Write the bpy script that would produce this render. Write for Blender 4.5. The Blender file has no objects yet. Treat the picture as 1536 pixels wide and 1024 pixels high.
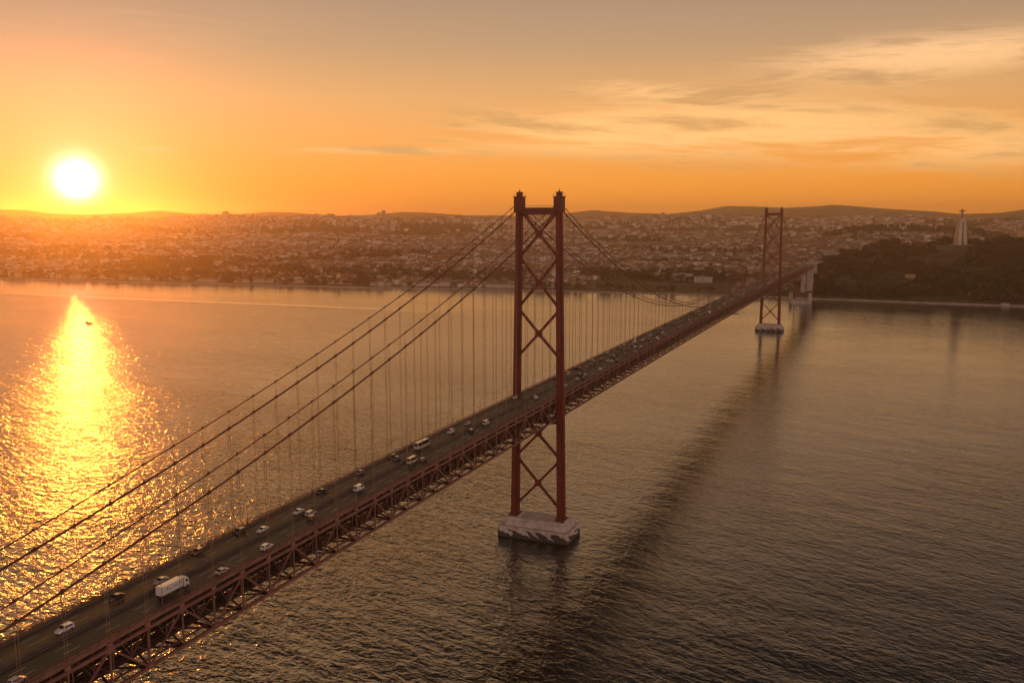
import bpy, math, random
import numpy as np
from mathutils import Vector, Matrix
R = math.radians
rng = np.random.default_rng(7)
random.seed(7)
scn = bpy.context.scene
col = scn.collection

# ------------------------------------------------------------------ camera
CAM = np.array([180.016, -466.389, 179.536])
FPX, YAW, PITCH = 1369.79, -0.397931, -0.136567
FW = np.array([math.sin(YAW)*math.cos(PITCH), math.cos(YAW)*math.cos(PITCH), math.sin(PITCH)])
RT = np.array([math.cos(YAW), -math.sin(YAW), 0.0])
UP = np.cross(RT, FW)
cd = bpy.data.cameras.new('camera')
cam = bpy.data.objects.new('camera', cd)
col.objects.link(cam)
cd.sensor_width = 36.0
cd.lens = FPX/1536*36
cd.clip_start = 1.0
cd.clip_end = 60000
cam.matrix_world = Matrix(((RT[0], UP[0], -FW[0], CAM[0]), (RT[1], UP[1], -FW[1], CAM[1]), (RT[2], UP[2], -FW[2], CAM[2]), (0, 0, 0, 1)))
scn.camera = cam

def azel(px, py):
    d = FW*FPX + RT*(px-768) - UP*(py-512)
    d = d/np.linalg.norm(d)
    return math.degrees(math.atan2(d[0], d[1])), math.degrees(math.asin(d[2]))

SUN_AZ, SUN_EL = azel(115, 271)
SUN = Vector((math.sin(R(SUN_AZ))*math.cos(R(SUN_EL)), math.cos(R(SUN_AZ))*math.cos(R(SUN_EL)), math.sin(R(SUN_EL))))

# ------------------------------------------------------------------ tagging / mesh helpers
def tag(o, label=None, cat=None, group=None, kind=None):
    if label: o['label'] = label
    if cat: o['category'] = cat
    if group: o['group'] = group
    if kind: o['kind'] = kind
    return o

def empty(name, loc=(0, 0, 0), rz=0.0, parent=None):
    o = bpy.data.objects.new(name, None)
    o.empty_display_size = 1.0
    o.location = loc
    o.rotation_euler = (0, 0, rz)
    if parent: o.parent = parent
    col.objects.link(o)
    return o

class MB:
    def __init__(self):
        self.v = []; self.f = []; self.mi = []
    def add(self, vs, fs, mi=0):
        b = len(self.v)
        self.v += [tuple(map(float, p)) for p in vs]
        for f in fs:
            self.f.append([b+i for i in f]); self.mi.append(mi)
    def box(self, x0, x1, y0, y1, z0, z1, mi=0):
        self.add([(x0,y0,z0),(x1,y0,z0),(x1,y1,z0),(x0,y1,z0),(x0,y0,z1),(x1,y0,z1),(x1,y1,z1),(x0,y1,z1)],
                 [(0,3,2,1),(4,5,6,7),(0,1,5,4),(1,2,6,5),(2,3,7,6),(3,0,4,7)], mi)
    def loft(self, secs, mi=0, cap=True):
        """secs: list of rings (equal length lists of 3-D points)"""
        n = len(secs[0]); vs = [p for s in secs for p in s]; fs = []
        for k in range(len(secs)-1):
            for i in range(n):
                j = (i+1) % n
                fs.append((k*n+i, k*n+j, (k+1)*n+j, (k+1)*n+i))
        if cap:
            fs.append(tuple(range(n))[::-1]); fs.append(tuple((len(secs)-1)*n+i for i in range(n)))
        self.add(vs, fs, mi)
    def bar(self, a, b, w, h=None, mi=0, up=(0, 0, 1)):
        a = Vector(a); b = Vector(b); h = h or w
        d = (b-a).normalized(); u = Vector(up)
        if abs(d.dot(u)) > .99: u = Vector((0, 1, 0))
        s = d.cross(u).normalized(); u = s.cross(d).normalized()
        rings = []
        for p in (a, b):
            rings.append([p-s*w/2-u*h/2, p+s*w/2-u*h/2, p+s*w/2+u*h/2, p-s*w/2+u*h/2])
        self.loft(rings, mi)
    def tube(self, pts, r, n=6, mi=0, radii=None):
        pts = [Vector(p) for p in pts]; rings = []
        for i, p in enumerate(pts):
            d = (pts[min(i+1, len(pts)-1)]-pts[max(i-1, 0)]).normalized()
            u = Vector((0, 0, 1)) if abs(d.z) < .95 else Vector((0, 1, 0))
            s = d.cross(u).normalized(); u = s.cross(d)
            rr = radii[i] if radii else r
            rings.append([p+s*rr*math.cos(2*math.pi*k/n)+u*rr*math.sin(2*math.pi*k/n) for k in range(n)])
        self.loft(rings, mi)
    def build(self, name, mats, parent=None, smooth=False, loc=None):
        me = bpy.data.meshes.new(name)
        me.from_pydata(self.v, [], self.f)
        if not isinstance(mats, (list, tuple)): mats = [mats]
        for m in mats: me.materials.append(m)
        me.polygons.foreach_set('material_index', self.mi)
        if smooth: me.polygons.foreach_set('use_smooth', [True]*len(self.f))
        me.update()
        o = bpy.data.objects.new(name, me)
        if loc is not None: o.location = loc
        if parent: o.parent = parent
        col.objects.link(o)
        return o

def mesh_np(name, V, loops, sizes, mats, midx=None, colors=None, smooth=False, parent=None):
    me = bpy.data.meshes.new(name)
    nv, nl, nf = len(V), len(loops), len(sizes)
    me.vertices.add(nv); me.loops.add(nl); me.polygons.add(nf)
    me.vertices.foreach_set('co', np.ascontiguousarray(V, np.float32).ravel())
    me.loops.foreach_set('vertex_index', np.ascontiguousarray(loops, np.int32))
    st = np.concatenate([[0], np.cumsum(sizes)[:-1]]).astype(np.int32)
    me.polygons.foreach_set('loop_start', st)
    me.polygons.foreach_set('loop_total', np.ascontiguousarray(sizes, np.int32))
    for m in mats: me.materials.append(m)
    if midx is not None: me.polygons.foreach_set('material_index', np.ascontiguousarray(midx, np.int32))
    if smooth: me.polygons.foreach_set('use_smooth', np.ones(nf, bool))
    if colors is not None:
        at = me.color_attributes.new('tint', 'FLOAT_COLOR', 'POINT')
        at.data.foreach_set('color', np.ascontiguousarray(colors, np.float32).ravel())
    me.update(calc_edges=True)
    o = bpy.data.objects.new(name, me)
    if parent: o.parent = parent
    col.objects.link(o)
    return o

# value noise in numpy
def _h(ix, iy, s):
    n = (ix*374761393 + iy*668265263 + s*974634) & 0x7fffffff
    n = ((n ^ (n >> 13))*1274126177) & 0x7fffffff
    return ((n ^ (n >> 16)) & 0xffff)/65535.0
def vnoise(x, y, s=0):
    x = np.asarray(x, float); y = np.asarray(y, float)
    ix = np.floor(x).astype(np.int64); iy = np.floor(y).astype(np.int64)
    fx = x-ix; fy = y-iy; fx = fx*fx*(3-2*fx); fy = fy*fy*(3-2*fy)
    a = _h(ix, iy, s); b = _h(ix+1, iy, s); c = _h(ix, iy+1, s); d = _h(ix+1, iy+1, s)
    return (a*(1-fx)+b*fx)*(1-fy)+(c*(1-fx)+d*fx)*fy
def fbm(x, y, s=0, o=4):
    t = 0; a = .5
    for k in range(o):
        t = t+a*vnoise(x*2**k+17.3*k, y*2**k-9.1*k, s+k); a *= .5
    return t
def sstep(a, b, x):
    t = np.clip((np.asarray(x, float)-a)/(b-a), 0, 1)
    return t*t*(3-2*t)

# ------------------------------------------------------------------ node helper / materials
class NT:
    def __init__(self, nt): self.nt = nt
    def new(self, t, **kw):
        n = self.nt.nodes.new(t)
        for k, v in kw.items(): setattr(n, k, v)
        return n
    def link(self, a, b): self.nt.links.new(a, b)
    def put(self, sock, v):
        if hasattr(v, 'is_output'): self.nt.links.new(v, sock)
        else: sock.default_value = v
    def m(self, op, a, b=None, c=None, clamp=False):
        n = self.new('ShaderNodeMath', operation=op, use_clamp=clamp)
        self.put(n.inputs[0], a)
        if b is not None: self.put(n.inputs[1], b)
        if c is not None: self.put(n.inputs[2], c)
        return n.outputs[0]
    def ss(self, x, a, b):
        n = self.new('ShaderNodeMapRange', interpolation_type='SMOOTHSTEP')
        self.put(n.inputs[0], x); n.inputs[1].default_value = a; n.inputs[2].default_value = b
        return n.outputs[0]
    def mix(self, f, a, b, mode='MIX'):
        n = self.new('ShaderNodeMix', data_type='RGBA', blend_type=mode)
        n.clamp_factor = True
        self.put(n.inputs[0], f)
        self.put(n.inputs[6], a if hasattr(a, 'is_output') else (*a, 1))
        self.put(n.inputs[7], b if hasattr(b, 'is_output') else (*b, 1))
        return n.outputs[2]
    def noise(self, vec, scale, detail=2, rough=.5, dist=0.0):
        n = self.new('ShaderNodeTexNoise')
        if vec is not None: self.link(vec, n.inputs['Vector'])
        n.inputs['Scale'].default_value = scale; n.inputs['Detail'].default_value = detail
        n.inputs['Roughness'].default_value = rough; n.inputs['Distortion'].default_value = dist
        return n.outputs['Fac']
    def xyz(self, x, y, z):
        n = self.new('ShaderNodeCombineXYZ')
        for i, v in enumerate((x, y, z)): self.put(n.inputs[i], v)
        return n.outputs[0]
    def mapping(self, vec, scale=(1, 1, 1), rot=(0, 0, 0)):
        n = self.new('ShaderNodeMapping'); self.link(vec, n.inputs[0])
        n.inputs['Scale'].default_value = scale; n.inputs['Rotation'].default_value = rot
        return n.outputs[0]
    def ramp(self, f, stops):
        n = self.new('ShaderNodeValToRGB'); self.put(n.inputs[0], f)
        e = n.color_ramp.elements
        while len(e) < len(stops): e.new(.5)
        for k, (p, c) in enumerate(stops):
            e[k].position = p; e[k].color = (*c, 1)
        return n.outputs[0]

def material(name, color, rough=.6, metal=0.0, var=0.0, scale=1.0, color2=None, bump=0.0, bscale=None, spec=.5, space='Object', stretch=(1, 1, 1)):
    m = bpy.data.materials.new(name); m.use_nodes = True
    t = NT(m.node_tree); b = m.node_tree.nodes['Principled BSDF']
    b.inputs['Roughness'].default_value = rough; b.inputs['Metallic'].default_value = metal
    b.inputs['Specular IOR Level'].default_value = spec
    if space == 'Object':
        vec = t.new('ShaderNodeTexCoord').outputs['Object']
    else:
        vec = t.new('ShaderNodeNewGeometry').outputs['Position']
    if stretch != (1, 1, 1): vec = t.mapping(vec, stretch)
    if color2 or var:
        c2 = color2 or tuple(c*(1-var) for c in color)
        f = t.ss(t.noise(vec, scale, 5, .6), .35, .65)
        t.link(t.mix(f, color, c2), b.inputs['Base Color'])
    else:
        b.inputs['Base Color'].default_value = (*color, 1)
    if bump:
        n = t.new('ShaderNodeBump'); n.inputs['Strength'].default_value = 1; n.inputs['Distance'].default_value = bump
        t.link(t.noise(vec, bscale or scale*4, 4), n.inputs['Height']); t.link(n.outputs[0], b.inputs['Normal'])
    return m

M = {}
M['red'] = material('red_steel', (.17, .021, .01), .55, 0, scale=.18, color2=(.10, .015, .009), stretch=(1, 1, .25))
M['red2'] = material('truss_steel', (.255, .118, .092), .6, 0, scale=.3, color2=(.17, .08, .062))
M['cable'] = material('cable_steel', (.12, .03, .016), .55, .0, var=.3, scale=.5)
M['rope'] = material('rope_steel', (.27, .14, .08), .6)
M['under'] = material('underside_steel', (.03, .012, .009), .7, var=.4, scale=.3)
M['asphalt'] = material('asphalt', (.023, .018, .014), .6, scale=.06, color2=(.046, .034, .025), stretch=(4, .5, 1), bump=.01, bscale=20)
M['paintline'] = material('road_paint', (.62, .6, .55), .7, var=.35, scale=.7)
M['rail'] = material('railing_steel', (.15, .04, .02), .6, var=.3, scale=1)
M['concrete'] = material('concrete', (.46, .42, .38), .85, scale=.22, color2=(.34, .3, .27), bump=.03, bscale=2, stretch=(1, 1, .4))
M['quay'] = material('quay_stone', (.42, .36, .3), .9, scale=.05, color2=(.3, .25, .2))
M['black'] = material('tyre_rubber', (.02, .02, .02), .85)
M['glass'] = material('vehicle_glass', (.015, .017, .02), .08)
M['redlight'] = material('tail_lamp_plastic', (.4, .02, .01), .3)
M['lamp'] = material('headlamp_glass', (.75, .75, .7), .15)
M['grey'] = material('lamp_post_steel', (.16, .13, .11), .5, .4)
M['bark'] = material('bark', (.09, .06, .04), .9)

def leafmat(name, a, b):
    m = bpy.data.materials.new(name); m.use_nodes = True
    t = NT(m.node_tree); p = m.node_tree.nodes['Principled BSDF']
    g = t.new('ShaderNodeNewGeometry')
    f = t.ss(t.noise(g.outputs['Position'], .022, 5, .65), .36, .64)
    t.link(t.mix(f, a, b), p.inputs['Base Color']); p.inputs['Roughness'].default_value = .7
    return m
M['leaf1'] = leafmat('dark_foliage', (.026, .026, .012), (.08, .058, .028))
M['leaf2'] = leafmat('olive_foliage', (.042, .038, .017), (.12, .082, .042))

# stained pier: dark stains climb from the waterline in jagged tongues
def piermat():
    m = bpy.data.materials.new('stained_pier_concrete'); m.use_nodes = True
    t = NT(m.node_tree); b = m.node_tree.nodes['Principled BSDF']
    co = t.new('ShaderNodeTexCoord').outputs['Object']
    s = t.new('ShaderNodeSeparateXYZ'); t.link(co, s.inputs[0])
    base = t.mix(t.ss(t.noise(t.mapping(co, (1, 1, .5)), .25, 5), .35, .7), (.54, .49, .45), (.38, .33, .3))
    base = t.mix(t.m('MULTIPLY', t.ss(t.noise(co, .13, 4, .6), .56, .64), .6), base, (.40, .25, .16))
    h = t.m('ADD', s.outputs[0], s.outputs[1])
    sk = t.m('ADD', h, t.m('MULTIPLY', s.outputs[2], 1.5))          # leaning tongues
    saw = t.m('PINGPONG', t.m('ADD', sk, t.m('MULTIPLY', t.noise(co, .11, 3), 26.0)), 5.0)
    edge = t.m('ADD', t.m('MULTIPLY', saw, .95), t.m('MULTIPLY', t.noise(co, .35, 3), 2.2))
    dark = t.ss(t.m('SUBTRACT', edge, s.outputs[2]), 0.0, .35)
    dark = t.m('MULTIPLY', dark, t.ss(s.outputs[2], 5.4, 4.6))
    t.link(t.mix(dark, base, (.05, .045, .04)), b.inputs['Base Color'])
    b.inputs['Roughness'].default_value = .85
    return m
M['pier'] = piermat()

# walls / roofs tinted per building by a colour attribute; window grid from world position
def citymat(name, windows):
    m = bpy.data.materials.new(name); m.use_nodes = True
    t = NT(m.node_tree); b = m.node_tree.nodes['Principled BSDF']
    a = t.new('ShaderNodeVertexColor', layer_name='tint').outputs[0]
    g = t.new('ShaderNodeNewGeometry')
    if windows:
        p = t.new('ShaderNodeSeparateXYZ'); t.link(g.outputs['Position'], p.inputs[0])
        n = t.new('ShaderNodeSeparateXYZ'); t.link(g.outputs['Normal'], n.inputs[0])
        u = t.m('SUBTRACT', t.m('MULTIPLY', p.outputs[0], n.outputs[1]), t.m('MULTIPLY', p.outputs[1], n.outputs[0]))
        fu = t.m('FRACT', t.m('DIVIDE', u, 3.4)); fv = t.m('FRACT', t.m('DIVIDE', p.outputs[2], 3.2))
        w = t.m('MULTIPLY', t.m('MULTIPLY', t.m('GREATER_THAN', fu, .3), t.m('LESS_THAN', fu, .72)),
                t.m('MULTIPLY', t.m('GREATER_THAN', fv, .3), t.m('LESS_THAN', fv, .78)))
        t.link(t.mix(w, a, (.05, .045, .045)), b.inputs['Base Color'])
        t.link(t.m('SUBTRACT', .8, t.m('MULTIPLY', w, .6)), b.inputs['Roughness'])
    else:
        f = t.noise(g.outputs['Position'], .5, 3)
        t.link(t.mix(t.m('MULTIPLY', f, .5), a, (.12, .07, .05)), b.inputs['Base Color'])
        b.inputs['Roughness'].default_value = .85
    return m
M['wall'] = citymat('city_wall', True)
M['roof'] = citymat('city_roof', False)

# ------------------------------------------------------------------ render / colour
scn.view_settings.view_transform = 'Standard'
scn.view_settings.look = 'None'
scn.view_settings.exposure = 0.0
scn.view_settings.gamma = 1.0
scn.cycles.use_denoising = True
scn.cycles.max_bounces = 6
scn.cycles.volume_bounces = 1
scn.cycles.sample_clamp_indirect = 4.0
scn.cycles.sample_clamp_direct = 0.0

# ------------------------------------------------------------------ world: sunset sky
w = bpy.data.worlds.new('World'); scn.world = w; w.use_nodes = True
t = NT(w.node_tree)
for n in list(w.node_tree.nodes): w.node_tree.nodes.remove(n)
out = t.new('ShaderNodeOutputWorld'); bg = t.new('ShaderNodeBackground'); t.link(bg.outputs[0], out.inputs[0])
D = t.new('ShaderNodeTexCoord').outputs['Generated']
sp = t.new('ShaderNodeSeparateXYZ'); t.link(D, sp.inputs[0])
az = t.m('MULTIPLY', t.m('ARCTAN2', sp.outputs[0], sp.outputs[1]), 57.2958)
el = t.m('MULTIPLY', t.m('ARCSINE', t.m('MINIMUM', t.m('MAXIMUM', sp.outputs[2], -1.0), 1.0)), 57.2958)
dt = t.new('ShaderNodeVectorMath', operation='DOT_PRODUCT'); t.link(D, dt.inputs[0]); dt.inputs[1].default_value = tuple(SUN)
cosA = t.m('MINIMUM', dt.outputs['Value'], 1.0)
th = t.m('MULTIPLY', t.m('ARCCOSINE', cosA), 57.2958)                     # angle from the sun, degrees
k = 1/90.0
base = t.ramp(t.m('MULTIPLY', t.m('MAXIMUM', el, 0.0), k), [
    (0.0, (1.08, .34, .032)), (2*k, (1.06, .39, .05)), (4.5*k, (.98, .43, .11)), (7*k, (.82, .43, .16)), (10*k, (.555, .345, .185)),
    (13*k, (.42, .28, .188)), (17*k, (.42, .28, .205)), (21*k, (.17, .125, .10)), (27*k, (.03, .029, .03)), (45*k, (.022, .023, .025)), (90*k, (.05, .052, .06))])
# dimmer away from the sun
side = t.m('ADD', .42, t.m('MULTIPLY', .58, t.ss(cosA, -.6, .95)))
# bright pink low band opposite the sun, added as fill for camera-facing sides
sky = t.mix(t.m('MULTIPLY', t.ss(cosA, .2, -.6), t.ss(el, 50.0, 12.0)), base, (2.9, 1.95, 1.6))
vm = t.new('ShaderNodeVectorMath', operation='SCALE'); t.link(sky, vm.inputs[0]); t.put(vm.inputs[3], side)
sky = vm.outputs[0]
def glow(amp, sig, colr, p=1.0):
    e = t.m('EXPONENT', t.m('MULTIPLY', -1.0, t.m('POWER', t.m('DIVIDE', th, sig), p)))
    v = t.new('ShaderNodeVectorMath', operation='SCALE'); v.inputs[0].default_value = colr
    t.put(v.inputs[3], t.m('MULTIPLY', e, amp)); return v.outputs[0]
def addv(a, b):
    v = t.new('ShaderNodeVectorMath', operation='ADD'); t.link(a, v.inputs[0]); t.link(b, v.inputs[1]); return v.outputs[0]
# clouds: soft cirrus streaks, in azimuth / elevation
def gauss(px, py, sx, sy, amp, tilt=0.0):
    a0, e0 = azel(px, py)
    du = t.m('SUBTRACT', az, a0); dv = t.m('SUBTRACT', t.m('SUBTRACT', el, e0), t.m('MULTIPLY', du, tilt))
    q = t.m('ADD', t.m('POWER', t.m('DIVIDE', t.m('ABSOLUTE', du), sx), 2.0), t.m('POWER', t.m('DIVIDE', t.m('ABSOLUTE', dv), sy), 2.0))
    return t.m('MULTIPLY', t.m('EXPONENT', t.m('MULTIPLY', q, -1.0)), amp)
cu = t.xyz(t.m('MULTIPLY', az, .075), t.m('ADD', t.m('MULTIPLY', el, .62), t.m('MULTIPLY', az, .035)), 3.7)
n1 = t.noise(cu, 1.0, 9, .62, .55)
cu2 = t.xyz(t.m('MULTIPLY', az, .16), t.m('ADD', t.m('MULTIPLY', el, 1.5), t.m('MULTIPLY', az, .07)), 9.1)
n2 = t.noise(cu2, 1.0, 7, .6, .4)
mask = gauss(1110, 192, 13.0, 1.65, 1.0, -.015)
for g in (gauss(1400, 82, 8.5, 1.15, 1.0, .02), gauss(1510, 225, 8.0, 1.2, .55), gauss(880, 205, 7.0, 1.0, .6, .02), gauss(960, 135, 4.5, .55, .5, -.1), gauss(560, 226, 5.0, .22, .62), gauss(235, 224, 1.3, .12, .55), gauss(150, 40, 14, 2.5, .16), gauss(250, 301, 3.5, .18, .4)):
    mask = t.m('ADD', mask, g)
dens = t.ss(t.m('ADD', t.m('MULTIPLY', t.m('ADD', t.m('MULTIPLY', n1, .7), t.m('MULTIPLY', n2, .3)), 4.2), t.m('SUBTRACT', mask, .95)), 1.15, 1.95)
dens = t.m('MULTIPLY', dens, t.m('MINIMUM', t.m('MULTIPLY', mask, 3.0), 1.0))
hi = t.ss(el, 5.0, 12.0)
cbright = t.mix(hi, (1.2, .66, .24), (1.02, .62, .34)); cshade = t.mix(hi, (.72, .39, .14), (.50, .30, .18))
cc = t.mix(t.ss(t.m('ADD', t.m('MULTIPLY', n2, .25), t.m('MULTIPLY', n1, .75)), .44, .62), cbright, cshade)
sky = t.mix(t.m('MULTIPLY', dens, .92), sky, cc)
sky = addv(sky, glow(.8, 5.0, (1.0, .08, .03), 2.0))
sky = addv(sky, glow(.08, 8.0, (.8, .5, .42)))
sky = addv(sky, glow(.14, 3.2, (1.0, .62, 1.1)))
# added bright band above the view on the sun side, brightens the water
sky_fill = t.m('MULTIPLY', t.m('MULTIPLY', t.ss(el, 13.0, 15.5), t.ss(el, 28.0, 18.0)), t.m('EXPONENT', t.m('MULTIPLY', -1.0, t.m('POWER', t.m('DIVIDE', t.m('ABSOLUTE', t.m('SUBTRACT', az, SUN_AZ)), 31.0), 2.0))))
v = t.new('ShaderNodeVectorMath', operation='SCALE'); v.inputs[0].default_value = (1.75, .95, .36); t.put(v.inputs[3], sky_fill)
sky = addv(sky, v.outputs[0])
disc = t.m('EXPONENT', t.m('MULTIPLY', -1.0, t.m('POWER', t.m('DIVIDE', th, .76), 1.6)))
v = t.new('ShaderNodeVectorMath', operation='SCALE'); v.inputs[0].default_value = (10, 8.2, 5.6); t.put(v.inputs[3], disc)
sky = addv(sky, v.outputs[0])
nish = t.new('ShaderNodeTexSky'); nish.sky_type = 'NISHITA'; nish.sun_disc = False
nish.sun_elevation = R(SUN_EL); nish.sun_rotation = R(SUN_AZ)
nish.air_density = 1.0; nish.dust_density = 3.0; nish.ozone_density = 1.0
v = t.new('ShaderNodeVectorMath', operation='SCALE'); t.link(nish.outputs[0], v.inputs[0]); v.inputs[3].default_value = .004
sky = addv(sky, v.outputs[0])
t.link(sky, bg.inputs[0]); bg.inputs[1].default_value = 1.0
w.cycles.sampling_method = 'MANUAL'; w.cycles.sample_map_resolution = 2048

sd = bpy.data.lights.new('sun', 'SUN'); sd.energy = 0.6; sd.angle = R(.6); sd.color = (1.0, .30, .03)
so = bpy.data.objects.new('sun', sd); so.rotation_euler = SUN.to_track_quat('Z', 'Y').to_euler(); so.location = (0, 0, 600); col.objects.link(so)

# ------------------------------------------------------------------ haze
hb = MB(); hb.box(-15500, 15500, -15500, 15500, -7.5, 345)
hm = bpy.data.materials.new('haze_air'); hm.use_nodes = True
for n in list(hm.node_tree.nodes):
    if n.type == 'BSDF_PRINCIPLED': hm.node_tree.nodes.remove(n)
pv = hm.node_tree.nodes.new('ShaderNodeVolumePrincipled')
pv.inputs['Color'].default_value = (1.0, .80, .62, 1); pv.inputs['Density'].default_value = HAZE = 8.0e-5
pv.inputs['Anisotropy'].default_value = .88
hm.node_tree.links.new(pv.outputs[0], [n for n in hm.node_tree.nodes if n.type == 'OUTPUT_MATERIAL'][0].inputs['Volume'])
haze = hb.build('haze', hm); tag(haze, 'thin golden evening haze over the river and city', 'haze', kind='stuff')

# ------------------------------------------------------------------ water
wm = bpy.data.materials.new('river_water'); wm.use_nodes = True
t = NT(wm.node_tree); b = wm.node_tree.nodes['Principled BSDF']
b.inputs['Base Color'].default_value = (.008, .008, .007, 1); b.inputs['IOR'].default_value = 1.9
P = t.new('ShaderNodeNewGeometry').outputs['Position']
PR = t.mapping(P, (1, 1, 0), (0, 0, R(24)))
s = t.new('ShaderNodeSeparateXYZ'); t.link(P, s.inputs[0])
warp = t.m('MULTIPLY', t.noise(t.mapping(P, (.004, .004, 0)), 1.0, 2), 60.0)
a1 = t.noise(t.mapping(PR, (.15, .28, 1)), 1.0, 3, .5, .6)          # chop, ~4 m crests
a2 = t.noise(t.mapping(P, (.42, .7, 1), (0, 0, R(-20))), 1.0, 3, .5, .3)   # ripples
a3 = t.noise(t.mapping(PR, (.018, .05, 1), (0, 0, R(14))), 1.0, 2, .5)     # long swell
gust = t.ss(t.noise(t.mapping(P, (.0035, .006, 0), (0, 0, R(30))), 1.0, 4, .6), .3, .75)
# a smooth slick lies along the far shore, its edge a bright current line
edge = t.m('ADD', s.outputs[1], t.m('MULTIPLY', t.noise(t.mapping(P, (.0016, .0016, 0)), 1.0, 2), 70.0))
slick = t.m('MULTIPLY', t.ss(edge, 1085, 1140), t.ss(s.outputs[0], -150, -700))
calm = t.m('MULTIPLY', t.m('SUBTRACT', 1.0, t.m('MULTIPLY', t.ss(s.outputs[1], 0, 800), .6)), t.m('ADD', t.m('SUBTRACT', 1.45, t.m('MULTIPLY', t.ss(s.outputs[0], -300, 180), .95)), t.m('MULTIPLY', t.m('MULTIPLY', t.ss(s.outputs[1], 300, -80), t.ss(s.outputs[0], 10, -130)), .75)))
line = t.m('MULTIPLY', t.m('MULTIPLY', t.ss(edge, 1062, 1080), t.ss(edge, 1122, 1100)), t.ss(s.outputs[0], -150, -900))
chop = t.m('MULTIPLY', t.m('ADD', .65, t.m('MULTIPLY', gust, .6)), t.m('SUBTRACT', 1.0, t.m('MULTIPLY', slick, .55)))
h = t.m('ADD', t.m('ADD', t.m('MULTIPLY', a1, 1.45), t.m('MULTIPLY', a2, .38)), t.m('MULTIPLY', a3, 2.6))
h = t.m('MULTIPLY', t.m('MULTIPLY', h, t.m('SUBTRACT', 1.0, t.m('MULTIPLY', line, .8))), t.m('MULTIPLY', chop, calm))
bp = t.new('ShaderNodeBump'); bp.inputs['Strength'].default_value = 1.0; bp.inputs['Distance'].default_value = .62
t.link(h, bp.inputs['Height']); t.link(bp.outputs[0], b.inputs['Normal'])
t.link(t.m('ADD', .10, t.m('MULTIPLY', gust, .04)), b.inputs['Roughness'])
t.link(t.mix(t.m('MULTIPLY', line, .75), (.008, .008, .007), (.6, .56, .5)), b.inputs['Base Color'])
wb = MB(); wb.add([(-15000, -15000, 0), (15000, -15000, 0), (15000, 15000, 0), (-15000, 15000, 0)], [(0, 1, 2, 3)])
water = wb.build('water', wm); tag(water, 'rippled river water glittering under the low sun', 'river', kind='structure')

# ------------------------------------------------------------------ terrain
SHX = np.array([-16000, -9000, -5200, -3600, -2700, -2202, -1750, -1332, -1050, -794, -540, -308, -60, 31, 200, 419, 900, 1800, 4000, 9000, 16000.])
SHY = np.array([-6500, -2500, 300, 1060, 1300, 1390, 1420, 1479, 1500, 1563, 1590, 1620, 1622, 1614, 1606, 1602, 1590, 1540, 1300, 500, -1500.])
def shore(x): return np.interp(x, SHX, SHY)
RX = np.array([-420, -120, -40, 20, 60, 110, 160, 230, 335, 420, 520, 700, 1000, 2500])
RZ = np.array([0, 4, 22, 52, 74, 84, 92, 96, 99, 101, 111, 118, 112, 60.])
# far skylines: (px, py) read as azimuth / height at two ranges
FARP = [(-400, 318), (-150, 316), (0, 314), (40, 315), (75, 320), (130, 322), (200, 319), (240, 316), (290, 321), (330, 324), (400, 318), (440, 319), (500, 324), (560, 322), (605, 318), (640, 319), (700, 323), (770, 323), (850, 320), (890, 315), (940, 319), (1000, 321), (1050, 316), (1090, 309), (1130, 310), (1180, 312), (1230, 309), (1250, 307), (1280, 309), (1340, 314), (1400, 317), (1440, 321), (1500, 319), (1536, 314), (1700, 312), (1900, 320)]
MIDP = [(-400, 326), (0, 330), (120, 332), (230, 331), (300, 328), (340, 325), (380, 327), (420, 331), (480, 326), (520, 328), (560, 331), (700, 331), (800, 332), (900, 331), (1000, 329), (1040, 326), (1100, 328), (1180, 331), (1260, 330), (1330, 327), (1400, 331), (1460, 333), (1536, 330), (1900, 332)]
fa = np.array([azel(*p) for p in FARP]); ma = np.array([azel(*p) for p in MIDP])
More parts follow.
